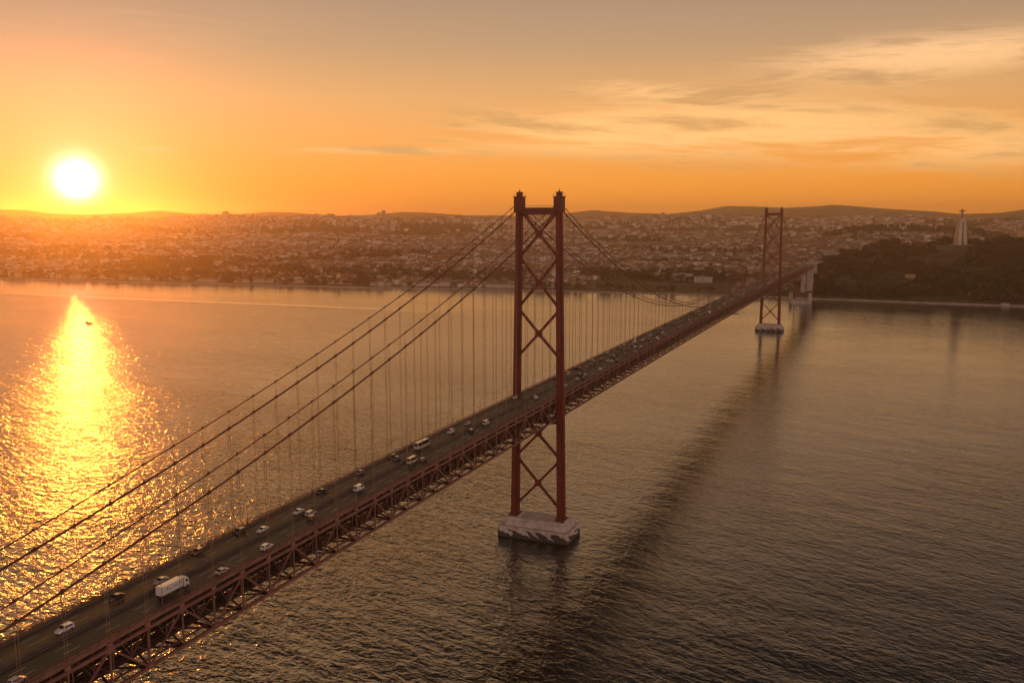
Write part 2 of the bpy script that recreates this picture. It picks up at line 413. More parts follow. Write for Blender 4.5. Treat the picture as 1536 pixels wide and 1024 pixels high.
# wooded ridge behind the monument hill (px 1280..1420 at 3.9 km)
def height(x, y):
    x = np.asarray(x, float); y = np.asarray(y, float)
    s = y-shore(x)
    dx, dy = x-CAM[0], y-CAM[1]
    d = np.hypot(dx, dy); a = np.degrees(np.arctan2(dx, dy))
    z = 3.2+26*sstep(60, 900, s)+42*sstep(700, 3600, s)
    z = z+sstep(80, 700, s)*(34*(fbm(x/620, y/620, 3)-.47)+14*(fbm(x/190, y/190, 8)-.47))
    # monument hill
    rz = np.interp(x, RX, RZ)
    prof = sstep(-15, 560, s)**.75*(1-.75*sstep(640, 1150, s))
    hill = 3.2+rz*prof+sstep(30, 200, s)*np.minimum(rz, 80)/80*(9*(fbm(x/90, y/90, 21)-.47)+16*(fbm(x/240, y/240, 5)-.47))*(1-sstep(900, 1200, s))
    z = np.where(rz > 1, np.maximum(z*(1-sstep(10, 60, rz)*(1-sstep(800, 1150, s))), hill), z)
    z = z+24*np.exp(-((x-8)/48)**2)*sstep(4, 45, s)*(1-sstep(160, 330, s))
    # wooded ridge
    g = np.exp(-((a-1.0)/5.2)**4-((d-4150)/420)**2)
    z = z+72*g
    # town slope in front of the ridge
    g2 = np.exp(-((a+1.5)/4.6)**2-((d-3550)/520)**2); z = z+26*g2
    # mid and far ranges
    em = np.interp(a, ma[:, 0], ma[:, 1]); zm = CAM[2]+6400*np.tan(np.radians(em))+10*(fbm(x/260, y/260, 31)-.47)
    ef = np.interp(a, fa[:, 0], fa[:, 1]); zf = CAM[2]+10500*np.tan(np.radians(ef))+10*(fbm(x/500, y/500, 41)-.47)
    zm = zm*np.exp(-((d-6400)/900)**2); zf = zf*np.where(d < 10500, np.exp(-((d-10500)/1900)**2), 1-.3*sstep(10500, 14500, d))
    z = np.maximum(z, np.where(s > 800, np.maximum(zm, zf), z))
    z = np.minimum(z, 335)
    under = np.clip(s*.5-1.5, -5, 0)
    return np.where(s < 3, under, np.maximum(z*sstep(0, 12, s), .4))
az_ = np.radians(np.arange(-132, 84.01, .2)); d_ = np.concatenate([np.geomspace(1200, 13800, 440)])
A, Dm = np.meshgrid(az_, d_)
TX = CAM[0]+Dm*np.sin(A); TY = CAM[1]+Dm*np.cos(A); TZ = height(TX, TY)
na, nd = len(az_), len(d_)
idx = np.arange(na*nd).reshape(nd, na)
q = np.stack([idx[:-1, :-1], idx[:-1, 1:], idx[1:, 1:], idx[1:, :-1]], -1).reshape(-1, 4)
sV = np.stack([TX, TY, TZ], -1).reshape(-1, 3)
keep = (sV[q][:, :, 2].max(1) > -4.9)
q = q[keep][:, ::-1]
gm = bpy.data.materials.new('land'); gm.use_nodes = True
t = NT(gm.node_tree); b = gm.node_tree.nodes['Principled BSDF']
P = t.new('ShaderNodeNewGeometry').outputs['Position']
f1 = t.ss(t.noise(P, .006, 6, .6), .4, .6); f2 = t.ss(t.noise(P, .03, 5, .6), .42, .62); f3 = t.ss(t.noise(P, .05, 4, .65), .6, .68)
c = t.mix(f1, (.085, .078, .04), (.16, .125, .08)); c = t.mix(t.m('MULTIPLY', f2, .7), c, (.045, .045, .022)); c = t.mix(t.m('MULTIPLY', f3, .6), c, (.28, .2, .13))
t.link(c, b.inputs['Base Color']); b.inputs['Roughness'].default_value = .9
b.inputs['Specular IOR Level'].default_value = .2
terrain = mesh_np('terrain', sV, q.ravel(), np.full(len(q), 4), [gm], smooth=True)
tag(terrain, 'land of the far shore rising to hazy hills', 'land', kind='structure')
# quay along the shore
qb = MB(); xs = np.concatenate([np.arange(-4600, 900, 20), np.arange(900, 2600, 60)])
rings = []
for x in xs:
    y = float(shore(x)); e = 2.0; ty = float(shore(x+e)-shore(x-e))/(2*e)
    n = Vector((-ty, 1, 0)).normalized(); p = Vector((x, y-3, 0)); wd = 13
    rings.append([p+Vector((0, 0, -3)), p+Vector((0, 0, 2.4)), p+n*wd+Vector((0, 0, 2.6)), p+n*wd+Vector((0, 0, -3))])
qb.loft(rings); quay = qb.build('quay', M['quay']); tag(quay, 'long pale stone quay and shore road edging the far bank', 'quay', kind='structure')

# ------------------------------------------------------------------ bridge
SPAN, SIDE, PANEL = 1013.0, 483.0, 1013.0/84
Y0, Y1 = -PANEL*41, SPAN+SIDE
def zd(y): return 82.0-3.0*((y-506.5)/840.0)**2          # road level
def legx(z): return 13.94+(11.45-13.94)*(z-10.5)/179.5   # leg centre line
bridge = empty('suspension_bridge', (0, 0, 0))
tag(bridge, 'long red steel suspension bridge carrying a road across the river', 'bridge')

def make_tower(y, k):
    tw = empty('tower', (0, y, 0), parent=bridge)
    for s in (-1, 1):
        m = MB(); secs = []
        for z in np.linspace(10.4, 188.0, 13):
            f = (z-10.5)/177.5; c = s*legx(z); wx = 2.15-.5*f; wy = 2.85-.6*f; nx, ny = wx*.55, wy*.58
            pts = [(-nx,-wy),(nx,-wy),(nx,-ny),(wx,-ny),(wx,ny),(nx,ny),(nx,wy),(-nx,wy),(-nx,ny),(-wx,ny),(-wx,-ny),(-nx,-ny)]
            secs.append([(c+px, py, z) for px, py in pts])
        m.loft(secs)
        m.box(s*legx(12)-2.7, s*legx(12)+2.7, -3.3, 3.3, 10.3, 11.6)
        for z in (40, 66, 92, 118, 144, 168):                     # splice plates
            c = s*legx(z); f = (z-10.5)/177.5; wx = 2.2-.5*f; wy = 1.75-.38*f
            m.box(c-wx-.04, c+wx+.04, -wy, wy, z-.35, z+.35)
        leg = m.build('leg', M['red'], tw)
        c = s*legx(186); m = MB()
        m.box(c-2.25, c+2.25, -2.9, 2.9, 181.6, 189.6)
        m.box(c-2.6, c+2.6, -3.3, 3.3, 189.6, 190.0); m.box(c-2.6, c+2.6, -3.3, 3.3, 181.2, 181.6)
        m.box(c-1.25, c+1.25, -1.5, 1.5, 190.0, 192.0); m.box(c-1.6, c+1.6, -1.8, 1.8, 192.0, 192.3); m.tube([(c, 0, 192.3), (c, 0, 194.2)], .14); m.box(c-.35, c+.35, -.35, .35, 192.3, 193.1)
        for ax in (-2.4, 2.4):
            for ay in (-3.1, 3.1): m.bar((c+ax, ay, 190), (c+ax, ay, 191.1), .12)
        for ay in (-3.1, 3.1): m.bar((c-2.4, ay, 191.05), (c+2.4, ay, 191.05), .1)
        for ax in (-2.4, 2.4): m.bar((c+ax, -3.1, 191.05), (c+ax, 3.1, 191.05), .1)
        m.build('saddle_house', M['red'], tw)
    m = MB(); xi = legx(182)-1.3
    m.box(-xi, xi, -1.5, 1.5, 180.3, 183.7); m.box(-xi, xi, -1.75, 1.75, 183.7, 183.95); m.box(-xi, xi, -1.75, 1.75, 180.05, 180.3)
    for yy in (-1.6, 1.6):
        m.bar((-xi, yy, 185.0), (xi, yy, 185.0), .09)
        for xx in np.linspace(-xi+.5, xi-.5, 9): m.bar((xx, yy, 183.9), (xx, yy, 185.0), .08)
    m.build('portal_beam', M['red'], tw)
    m = MB(); xi = legx(66)-1.2; m.box(-xi, xi, -1.4, 1.4, zd(y)-15.6, zd(y)-13.0); m.build('deck_beam', M['red'], tw)
    for zc, hh in ((169.9, 13.2), (143.4, 14.2), (115.3, 13.6), (58.9, 14.0), (30.5, 14.6)):
        m = MB()
        for s in (-1, 1):
            for e in (-1, 1):
                a = Vector((s*.5, 0, zc+e*.6)); b_ = Vector((s*(legx(zc+e*hh)-1.0), 0, zc+e*hh*.93))
                m.bar(a, b_, 1.35, 1.1, up=(0, 1, 0))
        o = [(1.9, .55), (1.35, 1.0), (.6, 1.9), (-.6, 1.9), (-1.35, 1.0), (-1.9, .55), (-1.9, -.55), (-1.35, -1.0), (-.6, -1.9), (.6, -1.9), (1.35, -1.0), (1.9, -.55)]
        m.loft([[(px, yy, zc+pz) for px, pz in o] for yy in (-.62, .62)])
        m.build('cross_brace', M['red'], tw)
    return tw
t1 = make_tower(0.0, 0); t1['label'] = 'nearer red tower with two legs and five crossed braces'
t2 = make_tower(SPAN, 1); t2['label'] = 'farther red tower standing off the wooded hill'

def make_pier(y):
    m = MB()
    def ring(hx, hy, z, ch): return [(-hx+ch,-hy,z),(hx-ch,-hy,z),(hx,-hy+ch,z),(hx,hy-ch,z),(hx-ch,hy,z),(-hx+ch,hy,z),(-hx,hy-ch,z),(-hx,-hy+ch,z)]
    m.loft([ring(21.2, 11.2, -6, 1.2), ring(21.2, 11.2, 5.6, 1.2), ring(20.9, 10.9, 6.0, 1.2)])
    m.loft([ring(19.3, 8.3, 5.9, 2.0), ring(18.9, 7.9, 8.3, 2.0), ring(17.9, 6.6, 9.3, 1.5), ring(17.9, 6.6, 10.3, 1.5)])
    for s in (-1, 1): m.loft([ring(3.9, 4.6, 10.25, .6), ring(3.3, 4.0, 11.2, .6)][0:0] or [[(p[0]+s*legx(10.5), p[1], p[2]) for p in ring(3.9, 4.6, 10.2, .6)], [(p[0]+s*legx(10.5), p[1], p[2]) for p in ring(3.4, 4.0, 11.0, .6)]])
    return m.build('pier', M['pier'], bridge, loc=(0, y, 0))
p1 = make_pier(1.5); p2 = make_pier(SPAN)
p1['label'] = 'pale stepped concrete pier with dark stains at the waterline'

# main cables
def zl(y):
    if y < 0:
        return 184.0+.3627*y+2.853e-4*y*y
    if y > SPAN:
        y = SPAN-y; return 184.0+.3627*y+2.853e-4*y*y
    return 89.8+(184.0-89.8)*((y-SPAN/2)/(SPAN/2))**2
def zu(y):
    if y < 0:
        return 187.2+.3427*y+2.388e-4*y*y
    if y > SPAN:
        y = SPAN-y; return 187.2+.3427*y+2.388e-4*y*y
    return 92.3+(187.2-92.3)*((y-SPAN/2)/(SPAN/2))**2
CX = 11.5
hy = [PANEL*k for k in range(-40, 125) if abs(PANEL*k) > 3 and abs(PANEL*k-SPAN) > 3 and PANEL*k < SPAN+SIDE-8]
for fz, r, nm in ((zl, .30, 'lower'), (zu, .185, 'upper')):
    for s in (-1, 1):
        m = MB()
        ys = np.concatenate([np.linspace(-SIDE, 0, 70), np.linspace(0, SPAN, 140)[1:], np.linspace(SPAN, SPAN+SIDE, 60)[1:]])
        m.tube([(s*CX, y, fz(y)) for y in ys], r, 8)
        for y in hy:
            if fz(y)-zd(y) > 1.5:
                sl = (fz(y+1)-fz(y-1))/2; dv = Vector((0, 1, sl)).normalized()*.55
                m.tube([Vector((s*CX, y, fz(y)))-dv, Vector((s*CX, y, fz(y)))+dv], r*1.45, 8)
                m.box(s*CX-.12, s*CX+.12, y-.22, y+.22, fz(y)+r, fz(y)+r+.45)
        o = m.build('main_cable', M['cable'], bridge, smooth=False)
# suspender ropes: the hundred nearest as single parts
hang = sorted([(abs(y-CAM[1])+(0 if s > 0 else 30), y, s) for y in hy for s in (-1, 1)
               if zl(y)-zd(y) > 2.0 and y > -335])
def ropes(m, y, s):
    for dy in (-.42, .42):
        m.tube([(s*CX, y+dy, zd(y)-1.5), (s*CX, y+dy, zl(y))], .062, 5)
    for dy in (-.9, .9):
        m.tube([(s*CX, y+dy*.3, zl(y)), (s*CX, y+dy*.3, zu(y)-.1)], .04, 4)
for i, (q_, y, s) in enumerate(hang[:100]):
    m = MB(); ropes(m, y, s); m.box(s*CX-.28, s*CX+.28, y-.7, y+.7, zd(y)-1.6, zd(y)-.6); m.build('hanger', M['rope'], bridge)
m = MB()
for q_, y, s in hang[100:]: ropes(m, y, s)
for y in hy:
    if y <= -335:
        for s in (-1, 1):
            if zl(y)-zd(y) > 1: ropes(m, y, s)
o = m.build('hanger_ropes', M['rope'], bridge); o['kind'] = 'stuff'

# deck: follows the camber panel by panel
ysd = [PANEL*k for k in range(-41, 124)] + [Y1]
def strip(m, x0, x1, dz0, dz1, y0=Y0, y1=Y1, mi=0):
    ys = [y0]+[y for y in ysd if y0 < y < y1]+[y1]
    m.loft([[(x0, y, zd(y)+dz0), (x1, y, zd(y)+dz0), (x1, y, zd(y)+dz1), (x0, y, zd(y)+dz1)] for y in ys], mi)
m = MB(); strip(m, -10.6, 10.6, -.55, 0); deck = m.build('road_deck', M['asphalt'], bridge)
m = MB()
for s in (-1, 1):
    strip(m, min(s*10.62, s*11.2), max(s*10.62, s*11.2), -.6, .16)
    strip(m, min(s*11.2, s*11.32), max(s*11.2, s*11.32), -.8, .2)
m.build('walkway', M['red2'], bridge)
m = MB()
for s in (-1, 1):
    for x in (9.95, .95): strip(m, s*x-.09, s*x+.09, .004, .008)
for x in (-6.95, -4.0, 4.0, 6.95):
    y = Y0+3
    while y < Y1-6:
        m.loft([[(x-.09, yy, zd(yy)+.004), (x+.09, yy, zd(yy)+.004), (x+.09, yy, zd(yy)+.008), (x-.09, yy, zd(yy)+.008)] for yy in (y, y+4.6)]); y += PANEL
m.build('lane_marking', M['paintline'], bridge)
m = MB()
strip(m, -.28, .28, .0, .22); strip(m, -.16, .16, .22, .85)
m.build('median_barrier', material('barrier_concrete', (.13, .1, .08), .85, var=.4, scale=.4), bridge)
for s in (-1, 1):
    m = MB()
    for x, zs in ((11.15, (.55, .9, 1.25)), (10.45, (.45, .8))):
        for zz in zs: strip(m, s*x-.05, s*x+.05, zz, zz+.1)
        y = Y0+.5
        while y < Y1-.5:
            m.box(s*x-.06, s*x+.06, y-.06, y+.06, zd(y)+.1, zd(y)+zs[-1]+.1); y += PANEL/4
    m.build('railing', M['rail'], bridge)

for k in range(-40, 122, 9):
    y = k*PANEL+1.0; m = MB(); m.box(-10.3, 10.3, y, y+.5, zd(y)-.1, zd(y)+.012); m.build('expansion_joint', M['grey'], bridge)
# stiffening truss
XT, TT, TB = 11.5, -2.0, -12.4
truss = empty('stiffening_truss', (0, 0, 0), parent=bridge)
def strip2(m, x, dz, w, h):
    m.loft([[(x-w/2, y, zd(y)+dz-h/2), (x+w/2, y, zd(y)+dz-h/2), (x+w/2, y, zd(y)+dz+h/2), (x-w/2, y, zd(y)+dz+h/2)] for y in ysd])
for s in (-1, 1):
    m = MB(); strip2(m, s*XT, TT, .75, .85); m.build('top_chord', M['red2'], truss)
    m = MB(); strip2(m, s*XT, TB, .75, .85); m.build('bottom_chord', M['red2'], truss)
web = MB(); nweb = 0
ks = sorted(range(-41, 123), key=lambda k: abs(k*PANEL+330) if k*PANEL > -345 else 9e9)
near_k = set(ks[:50])
for k in range(-41, 123):
    y = k*PANEL; yn = y+PANEL
    for s in (-1, 1):
        single = s > 0 and k in near_k
        m = MB() if single else web
        even = (k % 2 == 0)          # even node: diagonals meet at the top chord
        m.bar((s*XT, y, zd(y)+TB+.4), (s*XT, y, zd(y)+TT-.4), .38, .42, up=(0, 1, 0))
        if even: m.box(s*XT-.42, s*XT+.42, y-1.1, y+1.1, zd(y)+TT-1.0, zd(y)+TT+.75)
        else: m.box(s*XT-.42, s*XT+.42, y-1.0, y+1.0, zd(y)+TB-.5, zd(y)+TB+.9)
        if single: m.build('vertical', M['red2'], truss)
        m = MB() if single else web
        a = (s*XT, y, zd(y)+(TT if even else TB)); b_ = (s*XT, yn, zd(yn)+(TB if even else TT))
        m.bar(a, b_, .5 if even else .4, .5 if even else .4)
        if single: m.build('diagonal', M['red2'], truss)
o = web.build('web_members', M['red2'], truss); o['kind'] = 'stuff'
fl = MB()
for k in range(-41, 124):
    y = k*PANEL; z = zd(y)
    fl.bar((-XT, y, z-1.3), (XT, y, z-1.3), .4, 1.5)                      # floor beam under the road
    fl.bar((-XT, y, z+TB), (XT, y, z+TB), .45, .7)                        # bottom cross beam
    fl.bar((-XT, y, z+TT), (0, y, z+TB+.4), .4, .4); fl.bar((XT, y, z+TT), (0, y, z+TB+.4), .4, .4)
    if k < 123:
        yn = y+PANEL; zn = zd(yn)
        fl.bar((-XT, y, z+TB), (XT, yn, zn+TB), .45, .4); fl.bar((XT, y, z+TB-.02), (-XT, yn, zn+TB-.02), .45, .36)
        ym = (y+yn)/2; zm_ = (z+zn)/2
        fl.bar((-XT, ym, zm_-1.2), (XT, ym, zm_-1.2), .3, 1.0)
for x in (-8.4, -5.6, -2.8, 0, 2.8, 5.6, 8.4): strip2(fl, x, -.95, .3, .8)
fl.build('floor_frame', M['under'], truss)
sb = MB()
for k in range(-41, 123):
    for f in (0, .5):
        y = (k+f)*PANEL; z = zd(y)
        for x in (-5.8, 5.8): sb.bar((x, y, z+TB+1.6), (x, y, z-1.4), .24)
        if f == 0:
            z2 = zd(y+PANEL/2); z3 = zd(y+PANEL)
            for x in (-5.8, 5.8): sb.bar((x, y, z+TB+1.6), (x, y+PANEL/2, z2-1.6), .2); sb.bar((x, y+PANEL, z3+TB+1.6), (x, y+PANEL/2, z2-1.6), .2)
            sb.bar((-XT, y, z+TB+4.6), (XT, y, z+TB+4.6), .22); sb.bar((-XT, y, z+TT-.4), (-5.8, y, z+TB+1.6), .22); sb.bar((XT, y, z+TT-.4), (5.8, y, z+TB+1.6), .22)
for x in (-9.6, 9.6):
    strip2(sb, x, TB+.9, .9, .1)
    for dz in (1.5, 2.0): strip2(sb, x+(.45 if x > 0 else -.45), TB+dz, .06, .06)
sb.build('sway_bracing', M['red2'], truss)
rl = MB()
for x0, x1 in ((-5.4, -1.0), (1.0, 5.4)): strip2(rl, (x0+x1)/2, TB+1.5, x1-x0, .35)
for x in (-4.3, -2.7, -1.9, 1.9, 2.7, 4.3): strip2(rl, x, TB+1.8, .16, .25)
for x in (-5.0, -1.4, 1.4, 5.0): strip2(rl, x, TB+.95, .35, .7)
for x in (-6.2, 6.2): strip2(rl, x, TB+2.6, .08, .1)
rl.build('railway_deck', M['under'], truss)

# side tower on the shore and concrete approach piers
st = empty('side_tower', (0, Y1-6, 0), parent=bridge)
m = MB()
zt = zd(Y1)-13.3
for s in (-1, 1):
    m.bar((s*12.0, 0, 8.5), (s*10.9, 0, zt), 1.7, 1.9, up=(0, 1, 0)); m.bar((s*12.0, 9, 8.5), (s*10.9, 2.2, zt), 1.5, 1.5, up=(0, 1, 0))
    m.bar((s*10.9, 0, zt), (s*11.4, 0, zd(Y1)), 1.4, 1.6, up=(0, 1, 0))
for z0, z1 in ((9.5, 36), (38, zt-1)):
    m.bar((-11.6, 0, z0), (11.2, 0, z1), .9, .9, up=(0, 1, 0)); m.bar((11.6, .02, z0), (-11.2, .02, z1), .85, .85, up=(0, 1, 0))
m.bar((-11.6, 0, 37), (11.6, 0, 37), 1.1, 1.2); m.bar((-11, 0, zt), (11, 0, zt), 1.6, 1.6)
m.build('steel_bent', M['red'], st)
m = MB(); m.box(-16, 16, -8, 14, -6, 5.2); m.box(-15, 15, -6, 12, 5.2, 8.6); m.build('footing', M['concrete'], st)
for s in (-1, 1):
    m = MB(); m.loft([[(s*19-3.6, 6, -4), (s*19+3.6, 6, -4), (s*19+3.6, 16, -4), (s*19-3.6, 16, -4)], [(s*19-3.0, 7, 21), (s*19+3.0, 7, 21), (s*19+3.0, 15, 21), (s*19-3.0, 15, 21)]])
    m.box(s*19-3.4, s*19+3.4, 6.5, 15.5, 21, 22.2)
    m.build('guard_block', M['concrete'], st)
ap = empty('approach_viaduct', (0, 0, 0), parent=bridge)
zv = lambda y: zd(Y1)-.6-.02*(y-Y1)
for y in (1640, 1690, 1740):
    m = MB(); zt = zv(y)-2.6
    for s in (-1, 1): m.loft([[(s*8.5-4.2, y-2.2, -6), (s*8.5+4.2, y-2.2, -6), (s*8.5+4.2, y+2.2, -6), (s*8.5-4.2, y+2.2, -6)], [(s*8.5-3.8, y-1.8, zt), (s*8.5+3.8, y-1.8, zt), (s*8.5+3.8, y+1.8, zt), (s*8.5-3.8, y+1.8, zt)]])
    m.box(-13.4, 13.4, y-2.4, y+2.4, zt, zt+1.2); m.box(-4.3, 4.3, y-.7, y+.7, 3, zt)
    m.build('viaduct_pier', M['concrete'], ap)
m = MB(); m.loft([[(-12.4, y, zv(y)-1.4), (12.4, y, zv(y)-1.4), (12.4, y, zv(y)+.6), (-12.4, y, zv(y)+.6)] for y in (1637, 1690, 1740, 1790, 1900)])
for s in (-1, 1): m.loft([[(s*12.2-.15, y, zv(y)+.6), (s*12.2+.15, y, zv(y)+.6), (s*12.2+.15, y, zv(y)+1.7), (s*12.2-.15, y, zv(y)+1.7)] for y in (1637, 1740, 1900)])
m.build('viaduct_deck', M['concrete'], ap)
m = MB(); m.loft([[(-11.6, y, zv(y)-.6), (11.6, y, zv(y)-.6), (11.6, y, zv(y)+.6), (-11.6, y, zv(y)+.6)] for y in (Y1+.6, 1636.6)]); n_ = 12; dy_ = (1636-Y1-1)/n_
for s in (-1, 1):
    for k in range(n_+1):
        y = Y1+1+k*dy_; m.bar((s*XT, y, zv(y)-.6), (s*XT, y, zv(y)-9.6), .4)
        if k < n_:
            a_, b_ = (-1.6, -9.6) if k % 2 == 0 else (-9.6, -1.6)
            m.bar((s*XT, y, zv(y)+a_), (s*XT, y+dy_, zv(y+dy_)+b_), .5)
    for dz in (-1.4, -9.8): m.bar((s*XT, Y1+.8, zv(Y1)+dz), (s*XT, 1636.2, zv(1636)+dz), .75, .85)
for k in range(n_+1):
    y = Y1+1+k*dy_; m.bar((-XT, y, zv(y)-9.8), (XT, y, zv(y)-9.8), .4, .6)
m.build('approach_truss', M['red2'], ap)

# maintenance gantries slung under the truss
def gantry(y, label):
    g = empty('maintenance_gantry', (0, y, zd(y)+TB-.5)); tag(g, label, 'gantry', 'maintenance gantries under the truss')
    m = MB(); m.box(-13.2, 13.2, -2.2, 2.2, -3.4, -3.0)
    m.build('platform', M['under'], g)
    m = MB()
    for x in (-13, -9.5, 9.5, 13):
        for yy in (-2, 2): m.bar((x, yy, -3), (x, yy, -.2 if abs(x) < 10 else -1.6), .22)
    for yy in (-2.1, 2.1):
        m.bar((-13.1, yy, -1.7), (13.1, yy, -1.7), .14); m.bar((-13.1, yy, -2.3), (13.1, yy, -2.3), .1)
    m.build('hanger_frame', M['under'], g)
gantry(612, 'dark maintenance gantry under the truss near midspan'); gantry(795, 'dark maintenance gantry under the truss close to the far tower')

# lamp posts along both railings
lp = MB()
lp.tube([(0, 0, 0), (0, 0, 6.2), (.25, 0, 7.0), (.9, 0, 7.5), (1.7, 0, 7.6)], .07, 6, radii=[.11, .07, .06, .055, .05])
lp.box(-.18, .18, -.18, .18, 0, .5)
lh = MB(); lh.loft([[(1.5, -.16, 7.55), (2.4, -.12, 7.6), (2.4, .12, 7.6), (1.5, .16, 7.55)], [(1.55, -.12, 7.72), (2.35, -.08, 7.7), (2.35, .08, 7.7), (1.55, .12, 7.72)]])
lroot = empty('street_lamp'); lpo = lp.build('post', M['grey'], lroot); lho = lh.build('lamp_head', M['grey'], lroot)
first = True
for s, lab in ((-1, 'slim grey street lamp on the far railing of the bridge deck'), (1, 'slim grey street lamp on the near railing of the bridge deck')):
    for k in range(-26, 120, 3):
        y = (k+.5)*PANEL+(0 if s < 0 else PANEL)
        if first: r_ = lroot; first = False
        else:
            r_ = lroot.copy(); col.objects.link(r_)
            for ch in (lpo, lho):
                c = ch.copy(); c.parent = r_; col.objects.link(c)
        r_.location = (s*10.8, y, zd(y)+.16); r_.rotation_euler = (0, 0, 0 if s < 0 else math.pi)
        tag(r_, lab, 'street lamp', 'street lamps along the bridge deck')

# ------------------------------------------------------------------ vehicles
def paint(name, c): 
    m = material(name, c, .28, .15); m.node_tree.nodes['Principled BSDF'].inputs['Coat Weight'].default_value = .5; return m
PNT = {'white': paint('white_paint', (.72, .70, .68)), 'silver': paint('silver_paint', (.42, .41, .40)), 'grey': paint('grey_paint', (.16, .16, .16)),
       'dark': paint('black_paint', (.028, .028, .03)), 'brown': paint('brown_paint', (.16, .07, .04)), 'blue': paint('blue_paint', (.05, .07, .13)),
       'red': paint('dark_red_paint', (.22, .03, .02)), 'cream': paint('cream_paint', (.58, .50, .42))}
def ringz(y, hw, z0, z1, tw=None):
    tw = tw or hw
    return [(-hw, y, z0), (hw, y, z0), (hw, y, (z0+z1)/2), (tw, y, z1), (-tw, y, z1), (-hw, y, (z0+z1)/2)]
SHAPES = {  # half length, half width, body sections, cabin sections (y, halfwidth bottom, halfwidth top, z0, z1), window height band
 'hatch': dict(L=2.1, W=.88, bonnet=.92, cab=[(-2.0, .62), (-1.75, 1.42), (.25, 1.48), (1.05, .92)]),
 'saloon': dict(L=2.35, W=.9, bonnet=.9, cab=[(-1.75, .9), (-1.05, 1.40), (.35, 1.43), (1.15, .9)]),
 'suv': dict(L=2.3, W=.95, bonnet=1.08, cab=[(-2.25, 1.0), (-2.0, 1.68), (.4, 1.72), (1.15, 1.08)]),
 'van': dict(L=2.6, W=1.0, bonnet=1.15, cab=[(-2.58, 1.1), (-2.5, 2.1), (1.25, 2.15), (2.0, 1.2)]),
 'minibus': dict(L=3.4, W=1.05, bonnet=1.2, cab=[(-3.38, 1.1), (-3.3, 2.5), (2.4, 2.5), (2.95, 1.25)]),
 'bus': dict(L=5.2, W=1.22, bonnet=1.3, cab=[(-5.18, 1.2), (-5.1, 3.0), (4.95, 3.0), (5.15, 1.3)]),
}
def car_meshes(kind, color):
    S = SHAPES[kind]; L, W, bz = S['L'], S['W'], S['bonnet']; c = S['cab']
    m = MB(); z0 = .28
    rear = c[0][1] if kind in ('hatch', 'saloon') else bz
    rear = max(rear, .8)
    m.loft([ringz(-L, W*.86, z0+.12, rear-.12, W*.8), ringz(-L+.15, W*.97, z0, rear, W*.88), ringz(-.9, W, z0, bz, W*.93), ringz(c[3][0]-.05, W, z0, bz, W*.92), ringz(L-.45, W*.95, z0, bz-.12, W*.84), ringz(L, W*.78, z0+.1, bz-.3, W*.7)])
    tz = c[1][1]
    roof = [[(-W*.93, c[0][0], c[0][1]-.02), (W*.93, c[0][0], c[0][1]-.02), (W*.8, c[0][0]+.02, c[0][1]), (-W*.8, c[0][0]+.02, c[0][1])]]
    lo = bz-.03
    sec = []
    for (y, z) in c:
        f = .78 if z > bz+.2 else .9
        sec.append([(-W*.93, y, min(lo, z-.02)), (W*.93, y, min(lo, z-.02)), (W*f, y, z), (-W*f, y, z)])
    m.loft(sec)
    g = MB(); e = .012
    def side(s):
        ys = [c[0][0]+(.45 if kind != 'van' else 2.6), c[1][0]+(.25 if kind != 'van' else 2.4), c[2][0]-.1, c[3][0]-.38]
        zl_, zh = lo+.1, tz-.14
        X = lambda z: W*(.93+(.78-.93)*(z-lo)/max(tz-lo, .1))+e
        g.add([(s*X(zl_), ys[0], zl_), (s*X(zl_), ys[3], zl_), (s*X(zh), ys[2], zh), (s*X(zh), ys[1], zh)], [(0, 1, 2, 3) if s > 0 else (3, 2, 1, 0)])
    side(1); side(-1)
    def slope(a, b_, out):
        (ya, za), (yb, zb) = a, b_
        za = max(za, lo); p = .12; q_ = .92
        A = [ya+(yb-ya)*p, za+(zb-za)*p]; B = [ya+(yb-ya)*q_, za+(zb-za)*q_]
        n = Vector((0, (zb-za), -(yb-ya))).normalized()*(e if out > 0 else -e)
        if out > 0 and n.y < 0: n = -n
        if out < 0 and n.y > 0: n = -n
        g.add([(-W*.8, A[0]+n.y, A[1]+n.z), (W*.8, A[0]+n.y, A[1]+n.z), (W*.72, B[0]+n.y, B[1]+n.z), (-W*.72, B[0]+n.y, B[1]+n.z)], [(0, 1, 2, 3) if out < 0 else (3, 2, 1, 0)])
    slope(c[3], c[2], 1); slope(c[0], c[1], -1)
    wl = MB(); r_ = .33 if kind not in ('bus', 'minibus') else .45
    n = 14
    wl.loft([[(x, r_*math.cos(2*math.pi*k/n), r_*math.sin(2*math.pi*k/n)) for k in range(n)] for x in (-.12, .12)])
    wl.loft([[(x, r_*.55*math.cos(2*math.pi*k/n), r_*.55*math.sin(2*math.pi*k/n)) for k in range(n)] for x in (-.135, .135)], 1)
    hl = MB(); tl = MB()
    for mb, y, zz in ((hl, L-.12, bz-.34), (tl, -L+.06, rear-.22)):
        sgn = 1 if y > 0 else -1
        mb.box(-.2, .2, min(y, y+sgn*.1), max(y, y+sgn*.1), zz-.09, zz+.09)
    return m, g, wl, hl, tl, r_
_cache = {}
